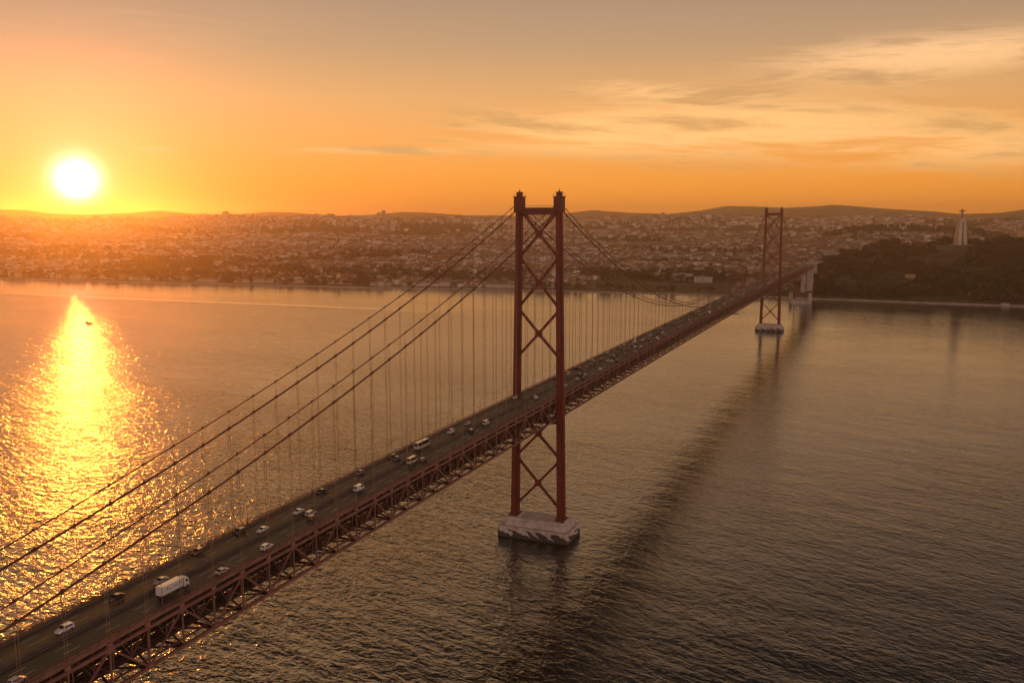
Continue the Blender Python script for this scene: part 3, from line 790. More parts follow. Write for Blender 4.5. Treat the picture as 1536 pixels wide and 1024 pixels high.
def car(kind, color, x, y, label, heading, detailed=True, group=None):
    key = (kind, color, detailed)
    name = {'hatch': 'car', 'saloon': 'car', 'suv': 'car', 'van': 'van', 'minibus': 'minibus', 'bus': 'bus'}[kind]
    loc = (x, y, zd(y)+.012); rz = 0 if heading > 0 else math.pi
    if key not in _cache:
        m, g, wl, hl, tl, r_ = car_meshes(kind, color); S = SHAPES[kind]
        if detailed:
            root = empty(name)
            ch = [m.build('body', PNT[color], root), g.build('windows', M['glass'], root)]
            w0 = wl.build('wheel', [M['black'], M['grey']], root); w0.location = (-S['W']+.1, S['L']*.6, r_); ch.append(w0)
            for px, py in ((S['W']-.1, S['L']*.6), (-S['W']+.1, -S['L']*.6), (S['W']-.1, -S['L']*.6)):
                c = w0.copy(); c.location = (px, py, r_); col.objects.link(c); ch.append(c)
            for nm, mb, mt in (('headlight', hl, M['lamp']), ('tail_light', tl, M['redlight'])):
                a = mb.build(nm, mt, root); a.location.x = S['W']*.58; b_ = a.copy(); b_.location.x = -S['W']*.58; col.objects.link(b_); ch += [a, b_]
        else:
            mm = MB()
            for i, q_ in enumerate((m, g)): mm.add(q_.v, q_.f, i)
            for px in (-S['W']+.1, S['W']-.1):
                for py in (-.6, .6): mm.add([(p[0]+px, p[1]+py*S['L'], p[2]+r_) for p in wl.v], wl.f, 2)
            root = mm.build(name, [PNT[color], M['glass'], M['black']]); ch = []
        _cache[key] = (root, ch); o = root
    else:
        src, chs = _cache[key]
        o = src.copy(); col.objects.link(o)
        for c in chs:
            d = c.copy(); d.parent = o; col.objects.link(d)
    o.location = loc; o.rotation_euler = (0, 0, rz); o.scale = (1, 1, 1)
    tag(o, label, name if name != 'car' else 'car', group or 'vehicles crossing the bridge')
    return o
E_ = 1; W_ = -1
LN = {'l1': -8.4, 'l2': -5.5, 'l3': -2.5, 'r1': 2.5, 'r2': 5.5, 'r3': 8.4}
NEAR = [
 ('hatch', 'silver', 'r3', -336, 'silver hatchback cut by the bottom left corner of the photo'),
 ('suv', 'white', 'l3', -314, 'white estate car near the lower left, beside the median barrier'),
 ('saloon', 'dark', 'l2', -295, 'black saloon hugging the far railing left of the lorry'),
 ('saloon', 'silver', 'l3', -282, 'silver saloon passing the white lorry on its far side'),
 ('saloon', 'silver', 'r3', -270, 'silver saloon ahead of the lorry by the near railing'),
 ('hatch', 'brown', 'l1', -261, 'brown hatchback by the far railing above the lorry'),
 ('suv', 'white', 'r3', -250, 'white off-road car ahead of the silver saloon on the near side'),
 ('hatch', 'dark', 'l1', -242, 'black hatchback by the far railing beside a white saloon'),
 ('saloon', 'white', 'l3', -238, 'white saloon beside the black hatchback by the median'),
 ('saloon', 'white', 'l3', -219, 'white saloon level with a silver and brown pair of cars'),
 ('suv', 'silver', 'r1', -219, 'silver car running side by side with a brown car'),
 ('hatch', 'brown', 'r2', -222, 'brown car running side by side with a silver car'),
 ('saloon', 'dark', 'l1', -197, 'black saloon at the far railing where hangers bunch'),
 ('van', 'white', 'r1', -189, 'white van alone on the near carriageway'),
 ('saloon', 'grey', 'l1', -171, 'grey saloon at the far railing beyond the white van'),
 ('hatch', 'dark', 'l1', -146, 'black car at the far railing beside a grey car and a minibus'),
 ('hatch', 'grey', 'l2', -148, 'grey car between a black car and a pale minibus'),
 ('minibus', 'cream', 'r1', -149, 'cream minibus with a grey car behind its rear corner'),
 ('hatch', 'grey', 'r2', -145, 'grey hatchback just right of the cream minibus'),
 ('bus', 'cream', 'l2', -126, 'long cream bus on the far carriageway'),
 ('suv', 'white', 'l2', -98, 'bright white car on the far carriageway before the near tower'),
 ('saloon', 'silver', 'l2', -80, 'silver car on the far carriageway ahead of the white one'),
 ('hatch', 'dark', 'r1', -92, 'black hatchback by the median behind a cream van'),
 ('van', 'cream', 'r1', -76, 'cream van on the near carriageway nearest the near tower'),
 ('hatch', 'white', 'l1', -14, 'white car at the far railing next to the left tower leg'),
 ('hatch', 'white', 'r1', -10, 'white car by the median between the two near tower legs'),
 ('suv', 'white', 'r2', 28, 'white car just beyond the right leg of the near tower'),
]
for kd, cl, ln, y, lab in NEAR: car(kd, cl, LN[ln], y, lab, E_ if ln[0] == 'r' else W_)
cols = ['white', 'silver', 'grey', 'dark', 'white', 'silver', 'dark', 'red', 'blue', 'cream']
for ln in LN:
    y = 42+random.random()*25
    while y < 1480:
        cl = random.choice(cols); kd = random.choice(['hatch', 'saloon', 'suv', 'hatch', 'van', 'saloon'])
        side = 'near' if ln[0] == 'r' else 'far'; nm = 'van' if kd == 'van' else 'car'
        where = 'in the first half of the main span' if y < 500 else ('in the farther half of the main span' if y < 1000 else 'past the far tower')
        cn = {'dark': 'black', 'red': 'dark red', 'blue': 'dark blue'}.get(cl, cl)
        car(kd, cl, LN[ln]+random.uniform(-.25, .25), y, f'tiny {cn} {nm} on the {side} carriageway {where}', E_ if ln[0] == 'r' else W_, False, 'far traffic beyond the near tower')
        y += random.uniform(16, 60)
# lorry
lo = empty('lorry', (5.2, -285.5, zd(-285.5)+.012)); lo.scale = (.85, .8, .85); tag(lo, 'white articulated lorry with a long box trailer on the near carriageway', 'lorry', 'vehicles crossing the bridge')
m = MB(); m.box(-1.27, 1.27, -6.6, 3.0, 1.15, 3.95); m.box(-1.3, 1.3, -6.66, -6.5, 1.1, 4.0); m.build('trailer_box', PNT['white'], lo)
m = MB(); m.box(-1.1, 1.1, -6.5, 3.0, .85, 1.14); m.box(-.5, .5, 2.5, 6.0, .6, 1.0); m.build('chassis', M['black'], lo)
m = MB(); m.loft([[(-1.22, y, .55), (1.22, y, .55), (1.22, y, z*.55), (1.12, y, z), (-1.12, y, z), (-1.22, y, z*.55)] for y, z in ((3.6, 3.6), (4.9, 3.65), (5.75, 2.9), (6.0, 1.9))]); m.build('cab', PNT['white'], lo)
m = MB(); m.add([(-1.05, 5.02, 3.5), (1.05, 5.02, 3.5), (1.05, 5.93, 2.3), (-1.05, 5.93, 2.3)], [(0, 3, 2, 1)])
for s in (-1, 1): m.add([(s*1.235, 4.3, 1.98), (s*1.235, 5.5, 1.98), (s*1.16, 5.1, 2.9), (s*1.16, 4.4, 3.0)], [(0, 1, 2, 3)])
m.build('cab_windows', M['glass'], lo)
m = MB(); x = 1.274
gl = material('trailer_lettering', (.22, .2, .2), .6)
for y0, y1, z0, z1 in ((-4.6, -3.9, 2.4, 3.0), (-3.6, -2.2, 2.3, 2.5), (-1.9, .9, 2.75, 2.95), (-1.5, 1.6, 2.3, 2.5), (1.1, 2.1, 2.7, 3.1)):
    m.add([(x, y0, z0), (x, y1, z0), (x, y1+.2, z1), (x, y0+.2, z1)], [(0, 1, 2, 3)])
m.build('trailer_lettering', gl, lo)
m = MB(); n = 16
m.loft([[(xx, .5*math.cos(2*math.pi*k/n), .5*math.sin(2*math.pi*k/n)) for k in range(n)] for xx in (-.15, .15)]); w0 = m.build('wheel', M['black'], lo); w0.location = (-1.08, 5.0, .5)
for px, py in ((1.08, 5.0), (-1.08, 2.6), (1.08, 2.6), (-1.08, -3.6), (1.08, -3.6), (-1.08, -4.8), (1.08, -4.8), (-1.08, -6.0), (1.08, -6.0)):
    c = w0.copy(); c.location = (px, py, .5); col.objects.link(c)
m = MB(); m.box(-1.15, -.8, -6.72, -6.665, .95, 1.25); m.box(.8, 1.15, -6.72, -6.665, .95, 1.25); m.build('tail_light', M['redlight'], lo)

# ------------------------------------------------------------------ boat in the glitter
bo = empty('boat', (-1078, 674, 0), R(-12)); bo.scale = (.85, .8, .7); tag(bo, 'small dark boat alone in the sun glitter', 'boat')
m = MB()
def hull(x, hw, z): return [(x, -hw*.6, -.8), (x, hw*.6, -.8), (x, hw, z), (x, -hw, z)]
m.loft([hull(-11, 2.0, 1.5), hull(-6, 2.7, 1.2), hull(3, 2.7, 1.4), hull(8, 1.7, 2.1), hull(11, .15, 2.8)]); m.build('hull', material('tarred_hull', (.03, .025, .022), .5), bo)
m = MB(); m.loft([[(-7, -1.6, 1.2), (-2.5, -1.6, 1.2), (-2.5, 1.6, 1.2), (-7, 1.6, 1.2)], [(-6.6, -1.4, 3.4), (-3.0, -1.4, 3.4), (-3.0, 1.4, 3.4), (-6.6, 1.4, 3.4)]]); m.box(-6.9, -2.6, -1.7, 1.7, 3.4, 3.55); m.build('wheelhouse', material('brown_wheelhouse', (.12, .07, .04), .6), bo)
m = MB(); m.tube([(0, 0, 1), (0, 0, 6)], .09); m.bar((0, 0, 2.2), (4.4, 0, 3.4), .12); m.build('mast', M['grey'], bo)

# ------------------------------------------------------------------ trees
def tree_proto(seed, r, h, slender=1.0, leaf='leaf1'):
    g = np.random.default_rng(seed)
    tr = MB(); th_ = h*.45
    tr.tube([(0, 0, -.6), (.1*r, 0, th_*.5), (.02, .05*r, th_)], .2, 6, radii=[.05*h, .035*h, .02*h])
    for k in range(3):
        a = g.uniform(0, 6.28); tr.tube([(0, 0, th_*.7), (math.cos(a)*r*.5, math.sin(a)*r*.5, th_*1.25)], .1, 5, radii=[.02*h, .008*h])
    cr = MB(); nb = 6
    blobs = [(g.normal(0, .36*r), g.normal(0, .36*r), h*(.45+.4*g.random()), r*(.42+.3*g.random())) for _ in range(nb)]+[(0, 0, h*.68, r*.75)]
    for bx, by, bz, br in blobs:
        for _ in range(26):
            v = g.normal(size=3); v /= np.linalg.norm(v); v *= br*(.55+.5*g.random()); v[2] *= .8*slender
            c = np.array([bx, by, bz])+v; sz = r*(.16+.16*g.random())
            u1 = g.normal(size=3); u1 /= np.linalg.norm(u1); u2 = np.cross(u1, g.normal(size=3)); u2 /= np.linalg.norm(u2)
            cr.add([c-u1*sz-u2*sz*.6, c+u1*sz-u2*sz*.7, c+u1*sz*.7+u2*sz*.7, c-u1*sz*.8+u2*sz*.6], [(0, 1, 2, 3)])
    return tr, cr
KINDS = [tree_proto(1, 4.6, 9.5), tree_proto(2, 3.6, 8.0), tree_proto(3, 5.2, 8.0, .8), tree_proto(4, 2.2, 11.0, 1.5), tree_proto(5, 4.0, 7.0)]
LEAFK = ['leaf1', 'leaf2', 'leaf1', 'leaf1', 'leaf2']
LABT = ['broad dark round tree on the wooded hill below the monument', 'olive-green tree on the wooded hill below the monument', 'low spreading dark tree on the wooded hill below the monument', 'slim dark cypress-like tree on the wooded hill below the monument', 'small olive bush-like tree on the wooded hill below the monument']

# candidate trees: the monument hill densely, plus parks and tree bands in the city
tp = []
n = 15000
x = rng.uniform(-60, 900, n); s_ = rng.uniform(10, 900, n); y = shore(x)+s_
rz = np.interp(x, RX, RZ); ok = (rz > 30) & (fbm(x/60, y/60, 77)+.13*sstep(150, 500, x) > .485)
ok &= ~((np.abs(x-331-.04*(y-2213)) < 34) & (y < 2250) & (y > 2075)) & ~((np.abs(x) < 16) & (y < 1910))
a = np.degrees(np.arctan2(x-CAM[0], y-CAM[1])); ok &= a < 13
for i in np.nonzero(ok)[0]: tp.append((x[i], y[i], rng.integers(0, 5), rng.uniform(.5, 1.5)*(1.6 if rng.random() < .1 else 1), 0))
for k in range(26): tp.append((rng.uniform(17, 44), rng.uniform(1622, 1690), int(rng.integers(0, 3)), rng.uniform(1.3, 2.1), 0))
# city bands
n = 60000
aa = np.radians(rng.uniform(-58, 9, n)); dd = CAM[0]*0+np.exp(rng.uniform(math.log(1900), math.log(6800), n))
x = CAM[0]+dd*np.sin(aa); y = CAM[1]+dd*np.cos(aa); s_ = y-shore(x); rz = np.interp(x, RX, RZ)
def park(x, y):
    """1 where the city gives way to trees"""
    s = y-shore(x); dx, dy = x-CAM[0], y-CAM[1]; d = np.hypot(dx, dy); a = np.degrees(np.arctan2(dx, dy))
    v = sstep(.495, .56, fbm(x/520, y/230, 55, 4))
    v = np.maximum(v, (s < 170)*(x < -1050)*.9)
    v = np.maximum(v, ((s > 330) & (s < 520) & (x > -640) & (x < -170)).astype(float))
    v = np.maximum(v, np.exp(-((a-1.0)/5.0)**4-((d-4050)/330)**2) > .3)
    return v
field = (s_ > 45) & (s_ < 330) & (x > -560) & (x < -170)
pk = park(x, y)
ok = (s_ > 22) & ((rng.random(n) < pk*.75) | (rng.random(n) < .05)) & ~field & ~((rz > 30) & (s_ < 950))
ii = np.nonzero(ok)[0][:9000]
for i in ii: tp.append((x[i], y[i], rng.integers(0, 4), rng.uniform(.8, 1.4)*(1+dd[i]/9000), 1))
tp.sort(key=lambda p: math.hypot(p[0]-CAM[0], p[1]-CAM[1]))
hill = [p for p in tp if p[4] == 0]; rest = [p for p in tp if p[4] == 1]
ind = hill[:300]; rest += hill[300:]
protos = [None]*5
for (x, y, k, sc, _) in ind:
    if protos[k] is None:
        tr, cr = KINDS[k]; root = empty('tree'); a_ = tr.build('trunk', M['bark'], root); b_ = cr.build('crown', M[LEAFK[k]], root); protos[k] = (root, a_, b_)
    else:
        src = protos[k]; root = src[0].copy(); col.objects.link(root)
        for ch in src[1:]:
            c = ch.copy(); c.parent = root; col.objects.link(c)
    root.location = (x, y, float(height(x, y))); root.scale = (sc, sc, sc); root.rotation_euler = (0, 0, random.uniform(0, 6.28))
    band = ' close to the shore' if y-float(shore(x)) < 120 else ''
    tag(root, LABT[k].replace(' on the wooded', band+' on the wooded'), 'tree', 'trees on the monument hill')
def scatter(name, pts, kinds, leafsel, label, cat):
    VV, LL, SS, MI = [], [], [], []; off = 0
    bank = []
    for kk in range(5):
        tr, cr = KINDS[kk]; v = np.array(tr.v+cr.v); nt_ = len(tr.v)
        sub = list(range(0, len(cr.f), 2))
        f = [np.array(q_) for q_ in tr.f if len(q_) == 4]+[np.array(cr.f[j])+nt_ for j in sub]
        mi = [2]*len([q_ for q_ in tr.f if len(q_) == 4])+[0 if LEAFK[kk] == 'leaf1' else 1]*len(sub)
        bank.append((v, np.array(f), np.array(mi)))
    P_ = np.array([(p[0], p[1], p[2], p[3]) for p in pts]); Z = height(P_[:, 0], P_[:, 1])
    for kk in range(5):
        sel = np.nonzero(P_[:, 2] == kk)[0]
        if not len(sel): continue
        v, f, mi = bank[kk]; ang = rng.uniform(0, 6.28, len(sel)); sc = P_[sel, 3]*1.06
        c, s = np.cos(ang), np.sin(ang)
        X = (v[None, :, 0]*c[:, None]-v[None, :, 1]*s[:, None])*sc[:, None]*1.15+P_[sel, 0][:, None]
        Y = (v[None, :, 0]*s[:, None]+v[None, :, 1]*c[:, None])*sc[:, None]*1.15+P_[sel, 1][:, None]
        ZZ = v[None, :, 2]*sc[:, None]+Z[sel][:, None]
        VV.append(np.stack([X, Y, ZZ], -1).reshape(-1, 3))
        F = (f[None]+(np.arange(len(sel))*len(v))[:, None, None]).reshape(-1, 4)+off
        LL.append(F); MI.append(np.tile(mi, len(sel))); off += len(v)*len(sel)
    F = np.concatenate(LL)
    o = mesh_np(name, np.concatenate(VV), F.ravel(), np.full(len(F), 4), [M['leaf1'], M['leaf2'], M['bark']], np.concatenate(MI))
    tag(o, label, cat, kind='stuff'); return o
scatter('woodland', rest, None, None, 'woods and park trees spread over the far shore', 'woodland')

# ------------------------------------------------------------------ city
WALLC = np.array([(.66, .60, .54), (.62, .52, .42), (.56, .45, .36), (.60, .42, .34), (.58, .47, .30), (.48, .44, .42), (.70, .66, .62)])
WALLN = ['white', 'cream', 'beige', 'pink', 'ochre', 'grey', 'bright white']
ROOFC = np.array([(.30, .15, .09), (.34, .18, .11), (.24, .13, .09), (.38, .33, .29)])
def house_template(flat):
    v = [(-.5,-.5,-3),(.5,-.5,-3),(.5,.5,-3),(-.5,.5,-3),(-.5,-.5,1),(.5,-.5,1),(.5,.5,1),(-.5,.5,1)]
    if flat:
        v += [(-.5,-.5,1),(.5,-.5,1),(.5,.5,1),(-.5,.5,1),(-.18,-.2,1),(.12,-.2,1),(.12,.2,1),(-.18,.2,1),(-.18,-.2,1.14),(.12,-.2,1.14),(.12,.2,1.14),(-.18,.2,1.14)]
        f = [(0,1,5,4),(1,2,6,5),(2,3,7,6),(3,0,4,7),(8,9,10,11),(12,13,17,16),(13,14,18,17),(14,15,19,18),(15,12,16,19),(16,17,18,19)]; mi = [0]*4+[1]+[0]*4+[1]
    else:
        v += [(-.53,-.53,1),(.53,-.53,1),(.53,.53,1),(-.53,.53,1),(-.28,0,1.4),(.28,0,1.4)]
        f = [(0,1,5,4),(1,2,6,5),(2,3,7,6),(3,0,4,7),(8,9,13,12),(10,11,12,13),(9,10,13),(11,8,12)]; mi = [0]*4+[1]*4
    return np.array(v, float), f, np.array(mi)
TEMPL = {True: house_template(True), False: house_template(False)}
GRID = set()
B = []      # x, y, rot, w, d, h, wallcolour, roofcolour, flat
def sample(n, d0, d1, wr, hr, pflat, thr, az0=-58, az1=8.5):
    aa = np.radians(rng.uniform(az0, az1, n)); u = rng.random(n); dd = np.sqrt(d0*d0+(d1*d1-d0*d0)*u)
    x = CAM[0]+dd*np.sin(aa); y = CAM[1]+dd*np.cos(aa); s = y-shore(x); rz = np.interp(x, RX, RZ)
    fld = (s < 335) & (x > -575) & (x < -165)
    ok = (s > 30) & (rng.random(n) > park(x, y)*thr) & ~fld & ~((rz > 34) & (s < 880)) & ~((np.abs(x) < 26) & (y < 1960))
    ok &= ~((s < 80) & (x > -1100) & (rng.random(n) < .5))
    gx, gy = wr[1]*.8, wr[0]*2.1
    for i in np.nonzero(ok)[0]:
        # each quarter has its own street grid; houses stand in rows on it
        rot = round(float(vnoise(x[i]/520, y[i]/520, 91))*7)/7*2.6-1.3
        c_, s__ = math.cos(rot), math.sin(rot); u_ = round((x[i]*c_+y[i]*s__)/gx); v_ = round((-x[i]*s__+y[i]*c_)/gy)
        key = (round(rot*100), u_, v_, int(d0))
        if key in GRID: continue
        GRID.add(key)
        uu = u_*gx+rng.uniform(-.06, .06)*gx; vv = v_*gy+rng.uniform(-.1, .1)*gy
        x[i], y[i] = uu*c_-vv*s__, uu*s__+vv*c_
        if y[i]-float(shore(x[i])) < 26 or (float(np.interp(x[i], RX, RZ)) > 34 and y[i]-float(shore(x[i])) < 880): continue
        flat = rng.random() < pflat
        w_, d_2 = gx*rng.choice([.62, .8, .97]), gy*rng.uniform(.42, .62); h_ = rng.uniform(*hr)*(1.25 if flat else 1)
        wc = WALLC[rng.choice(7, p=[.24, .2, .14, .1, .1, .1, .12])]*rng.choice([.6, .88, 1.08, 1.2])*(.72+.62*float(fbm(x[i]/420, y[i]/260, 63, 2))/.47*.5)
        rc = ROOFC[3]*rng.uniform(.6, 1.1) if flat else ROOFC[rng.integers(0, 3)]*rng.uniform(.75, 1.15)
        B.append((x[i], y[i], rot, w_, d_2, h_, wc, rc, flat))
sample(9000, 1900, 3000, (11, 26), (6, 13), .25, .97)
sample(9000, 2900, 4300, (14, 36), (8, 17), .35, .97)
sample(8000, 4200, 6300, (18, 50), (9, 22), .45, .93)
sample(1500, 6200, 9000, (30, 90), (12, 26), .6, .8)
sample(1800, 3000, 3900, (14, 34), (8, 16), .3, .3, -7, 5)        # the bright town slope behind the monument hill
B.sort(key=lambda q_: math.hypot(q_[0]-CAM[0], q_[1]-CAM[1]))
def mk(bs):
    VV, CC, L, S, MI = [], [], [], [], []; off = 0
    P_ = np.array([(q_[0], q_[1]) for q_ in bs]); Z = height(P_[:, 0], P_[:, 1])
    for (x, y, rot, w_, d_2, h_, wc, rc, flat), z in zip(bs, Z):
        v, f, mi = TEMPL[flat]; c, s = math.cos(rot), math.sin(rot)
        zz = np.where(v[:, 2] < 0, -4.0, np.where(v[:, 2] > 1, h_+(v[:, 2]-1)*(d_2 if not flat else h_), h_))
        X = v[:, 0]*w_; Y = v[:, 1]*d_2
        VV.append(np.stack([X*c-Y*s+x, X*s+Y*c+y, zz+z], -1))
        cw = np.ones((len(v), 4)); cw[:8, :3] = wc; cw[8:, :3] = rc; CC.append(cw)
        for q_ in f: L.extend([i+off for i in q_]); S.append(len(q_))
        MI.append(mi); off += len(v)
    return np.concatenate(VV), np.array(L), np.array(S), np.concatenate(MI), np.concatenate(CC)
def wallname(c):
    return WALLN[int(np.argmin(((WALLC/WALLC.sum(1)[:, None]-c/c.sum())**2).sum(1)+.05*((WALLC.mean(1)-c.mean())**2)))]
for q_ in B[:300]:
    V, L, S, MI, CC = mk([q_]); z0 = float(height(q_[0], q_[1])); V = V-np.array([q_[0], q_[1], z0])
    nm = 'flat_roofed_house' if q_[8] else 'tiled_house'
    o = mesh_np(nm, V, L, S, [M['wall'], M['roof']], MI, CC); o.location = (q_[0], q_[1], z0)
    zone = 'left of the near tower' if q_[0] < -640 else ('between the two towers' if q_[0] < -120 else 'behind the far tower')
    tag(o, f'{wallname(q_[6])} {"flat-roofed block" if q_[8] else "house with tiled roof"} near the far waterfront {zone}', 'house', 'houses nearest the far shore')
V, L, S, MI, CC = mk(B[300:]); o = mesh_np('city_houses', V, L, S, [M['wall'], M['roof']], MI, CC)
tag(o, 'dense mass of pale houses with tiled roofs covering the far slopes', 'city', kind='stuff')

# landmark buildings, each its own thing
def tintmat(name, c, windows=False):
    return material(name, c, .8, var=.2, scale=.3)
def at(px, d):
    D_ = FW*FPX+RT*(px-768); D_[2] = 0; D_ /= np.linalg.norm(D_[:2]); x, y = CAM[0]+D_[0]*d, CAM[1]+D_[1]*d
    return x, y, float(height(x, y))
def block(px, d, w_, dp, h_, rot, c, label, nfl=None, name='apartment_block'):
    x, y, z = at(px, d); o = empty(name, (x, y, z), rot); tag(o, label, 'building')
    m = MB(); m.box(-w_/2, w_/2, -dp/2, dp/2, -5, h_); m.build('wall', tintmat('block_wall', c), o)
    m = MB(); m.box(-w_/2-.4, w_/2+.4, -dp/2-.4, dp/2+.4, h_, h_+.7); m.box(-w_*.12, w_*.1, -dp*.2, dp*.2, h_+.7, h_+3.2); m.build('roof', tintmat('block_roof', (.34, .28, .25)), o)
    nfl = nfl or max(2, int(h_/3.3)); ncol = max(3, int(w_/5))
    for i in range(nfl):
        m = MB(); z0 = 1.2+i*(h_-1)/nfl
        for j in range(ncol):
            x0 = -w_/2+(j+.28)*w_/ncol
            for s in (-1, 1): m.box(x0, x0+w_/ncol*.45, s*dp/2-.06, s*dp/2+.06, z0, z0+1.6)
        m.build('window_row', M['glass'], o)
    return o
block(1020, 2520, 60, 16, 17, R(-20), (.6, .52, .46), 'long pale slab block above the green waterfront field')
block(1052, 2460, 46, 15, 14, R(-12), (.64, .58, .54), 'pale block beside the long slab above the field')
block(985, 2560, 40, 15, 15, R(-28), (.62, .54, .47), 'cream block left of the long slab above the field')
block(1150, 2700, 48, 18, 16, R(-30), (.58, .5, .46), 'grey-pink block seen through the far tower braces')
block(1240, 2750, 34, 20, 30, R(-8), (.5, .45, .43), 'tall grey block right of the far bridge end')
block(1330, 3250, 52, 16, 17, R(10), (.66, .6, .56), 'bright long block on the slope below the wooded ridge')
block(1362, 3230, 46, 16, 19, R(4), (.62, .55, .52), 'pinkish block on the slope, right of the bright one')
block(1395, 3300, 40, 15, 15, R(-6), (.6, .55, .52), 'low pale block at the right end of the slope town')
block(1525, 2780, 26, 22, 30, R(38), (.66, .5, .3), 'sunlit ochre block right of the monument')
for px, d, h_, lab in ((572, 6200, 62, 'hazy tower block on the skyline, left one of three'), (579, 6230, 74, 'hazy tower block on the skyline, tallest of three'), (586, 6150, 56, 'hazy tower block on the skyline, right one of three'),
                       (345, 6000, 50, 'hazy tower block on the skyline near the sun'), (990, 6200, 52, 'hazy tower block on the skyline above the main span'), (968, 6100, 44, 'low hazy block on the skyline above the main span')):
    block(px, d, 24, 22, h_, R(20), (.4, .34, .3), lab, 5, 'tower_block')
wr_ = np.random.default_rng(5)
for k, wx_ in enumerate(np.linspace(-2050, -640, 15)):
    x = wx_+wr_.uniform(-30, 30); y = float(shore(x))+wr_.uniform(34, 60); z = float(height(x, y)); L_ = wr_.uniform(38, 90); D2 = wr_.uniform(14, 22); h_ = wr_.uniform(7, 11)
    e = 5.0; ang = math.atan2(float(shore(x+e)-shore(x-e)), 2*e)
    o = empty('warehouse', (x, y, z), ang); tag(o, 'long low pale warehouse standing on the far quay left of the near tower', 'warehouse', 'warehouses along the far quay')
    m = MB(); m.box(-L_/2, L_/2, -D2/2, D2/2, -4, h_); m.build('wall', tintmat('warehouse_wall', (.55*wr_.uniform(.7, 1.1), .45, .36)), o)
    m = MB(); m.loft([[(-L_/2-.5, -D2/2-.6, h_), (L_/2+.5, -D2/2-.6, h_), (L_/2+.5, D2/2+.6, h_), (-L_/2-.5, D2/2+.6, h_)], [(-L_/2-.5, -.2, h_+D2*.22), (L_/2+.5, -.2, h_+D2*.22), (L_/2+.5, .2, h_+D2*.22), (-L_/2-.5, .2, h_+D2*.22)]]); m.build('roof', tintmat('warehouse_roof', (.3, .19, .13)), o)
# monastery church on the shore
x, y, z = at(516, 2420); ch = empty('church', (x, y, z), R(-18)); tag(ch, 'ochre church with a domed tower among shore trees', 'church')
m = MB(); m.box(-16, 16, -6, 6, -4, 13); m.box(-21, -15, -5, 5, -4, 10); m.build('nave', tintmat('church_stone', (.62, .46, .26)), ch)
m = MB(); m.loft([[(-16.5, -6.6, 13), (16.5, -6.6, 13), (16.5, 6.6, 13), (-16.5, 6.6, 13)], [(-16.5, -.1, 17.5), (16.5, -.1, 17.5), (16.5, .1, 17.5), (-16.5, .1, 17.5)]]); m.build('roof', tintmat('church_tiles', (.36, .15, .08)), ch)
m = MB(); m.box(-20, -12, -4, 4, 9, 22); m.loft([[(-16+r_*math.cos(a_), r_*math.sin(a_), zz) for a_ in np.linspace(0, 5.759, 12)] for r_, zz in ((4.2, 22), (4, 24), (3, 26.2), (1.4, 27.8), (.3, 28.6), (.2, 30.5))]); m.build('bell_tower', tintmat('tower_stone', (.66, .5, .28)), ch)
# small buildings and clearings on the hill
def cottage(px, d, w_, dp, h_, rot, c, label):
    x, y, z = at(px, d); o = empty('cottage', (x, y, z), rot); tag(o, label, 'house')
    m = MB(); m.box(-w_/2, w_/2, -dp/2, dp/2, -6, h_); m.build('wall', tintmat('cottage_wall', c), o)
    m = MB(); m.loft([[(-w_/2-.4, -dp/2-.4, h_), (w_/2+.4, -dp/2-.4, h_), (w_/2+.4, dp/2+.4, h_), (-w_/2-.4, dp/2+.4, h_)], [(-w_/2+2, -.1, h_+dp*.3), (w_/2-2, -.1, h_+dp*.3), (w_/2-2, .1, h_+dp*.3), (-w_/2+2, .1, h_+dp*.3)]]); m.build('roof', tintmat('cottage_tiles', (.36, .16, .09)), o)
    m = MB()
    for j in range(3): m.box(-w_/2+(j+.3)*w_/3, -w_/2+(j+.65)*w_/3, -dp/2-.05, -dp/2+.05, 1, 2.6)
    m.build('window_row', M['glass'], o)
cottage(1360, 2270, 22, 10, 7, R(-8), (.5, .36, .24), 'ochre house alone in the middle of the wooded hillside')
cottage(1300, 2330, 26, 10, 6, R(12), (.55, .42, .3), 'low tan house near the left shoulder of the wooded hill')
cottage(1458, 2150, 30, 9, 5, R(0), (.6, .5, .45), 'low pale building low on the hillside below the monument')
cottage(1335, 2150, 13, 9, 5, R(20), (.5, .4, .33), 'small grey-tan house low on the wooded hillside')
cottage(1425, 2830, 34, 14, 9, R(5), (.64, .5, .38), 'pale building just left of the monument foot')
cottage(1466, 2840, 26, 12, 8, R(-10), (.62, .46, .32), 'tan building just right of the monument foot')
cottage(1504, 2080, 16, 8, 6, R(-5), (.55, .52, .5), 'pale shed by the quay at the right edge')

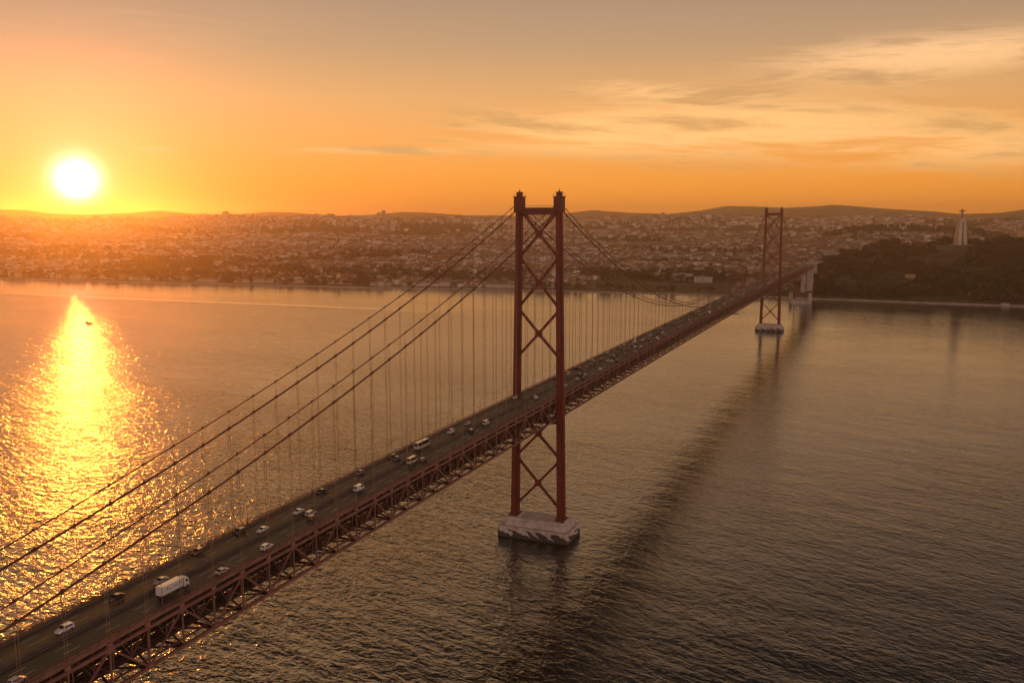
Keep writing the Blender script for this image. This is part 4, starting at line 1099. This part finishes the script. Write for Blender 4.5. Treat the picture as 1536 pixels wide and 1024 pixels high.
# monument: tapered pedestal of four pillars, statue with outstretched arms on top
X0, Y0_ = 331.0, 2213.0; Z0 = float(height(X0, Y0_))-1.0
stone = material('monument_stone', (.56, .47, .39), .85, scale=.12, color2=(.42, .35, .29))
mo = empty('pedestal', (X0, Y0_, Z0), R(24)); tag(mo, 'tall tapered stone pedestal of four joined pillars on the hilltop', 'monument')
HP = 174.0-Z0
m = MB(); m.box(-24, 24, -24, 24, -14, 1.5); m.build('plinth', stone, mo)
for sx in (-1, 1):
    for sy in (-1, 1):
        m = MB(); secs = []
        for f in (0, .5, 1):
            o_, i_ = 12.6-4.8*f**.85, 2.6+.4*(1-f)-.8*f; z = 1.5+(HP-9.5)*f
            secs.append([(sx*i_, sy*i_, z), (sx*o_, sy*i_, z), (sx*o_, sy*o_, z), (sx*i_, sy*o_, z)][::sx*sy])
        m.loft(secs); m.build('pillar', stone, mo)
m = MB(); m.box(-8.1, 8.1, -8.1, 8.1, HP-8, HP-1.2); m.box(-8.8, 8.8, -8.8, 8.8, HP-1.2, HP); m.box(-2.4, 2.4, -2.4, 2.4, 1.5, HP-8); m.build('capital', stone, mo)
so_ = empty('statue', (X0, Y0_, Z0+HP), R(8)); tag(so_, 'robed stone statue with arms stretched wide atop the pedestal', 'statue')
m = MB(); n = 12
def oval(rx, ry, z, cx=0, cy=0): return [(cx+rx*math.cos(2*math.pi*k/n), cy+ry*math.sin(2*math.pi*k/n), z) for k in range(n)]
m.loft([oval(3.0, 2.6, 0), oval(2.7, 2.3, 3), oval(2.5, 2.1, 9), oval(2.3, 1.9, 13), oval(2.7, 2.0, 17), oval(2.9, 1.9, 19.6), oval(1.5, 1.3, 21.0), oval(.85, .9, 21.6), oval(1.25, 1.4, 22.6), oval(1.35, 1.5, 23.8), oval(1.0, 1.1, 25.0), oval(.3, .3, 25.6)])
for s in (-1, 1):
    rr = [(0.5, 2.1, 18.4), (2.4, 1.9, 18.5), (4.6, 1.7, 18.6), (6.6, 1.5, 18.7), (7.2, .75, 18.7), (8.4, .5, 18.7)]
    m.loft([[(s*xx, r_*.7*math.cos(2*math.pi*k/10), zz-(r_*.35)+r_*math.sin(2*math.pi*k/10)) for k in range(10)] for xx, r_, zz in rr])
m.build('body', material('dark_statue_stone', (.27, .2, .16), .85, var=.3, scale=.3), so_)  # darker, browner stone than the pedestal
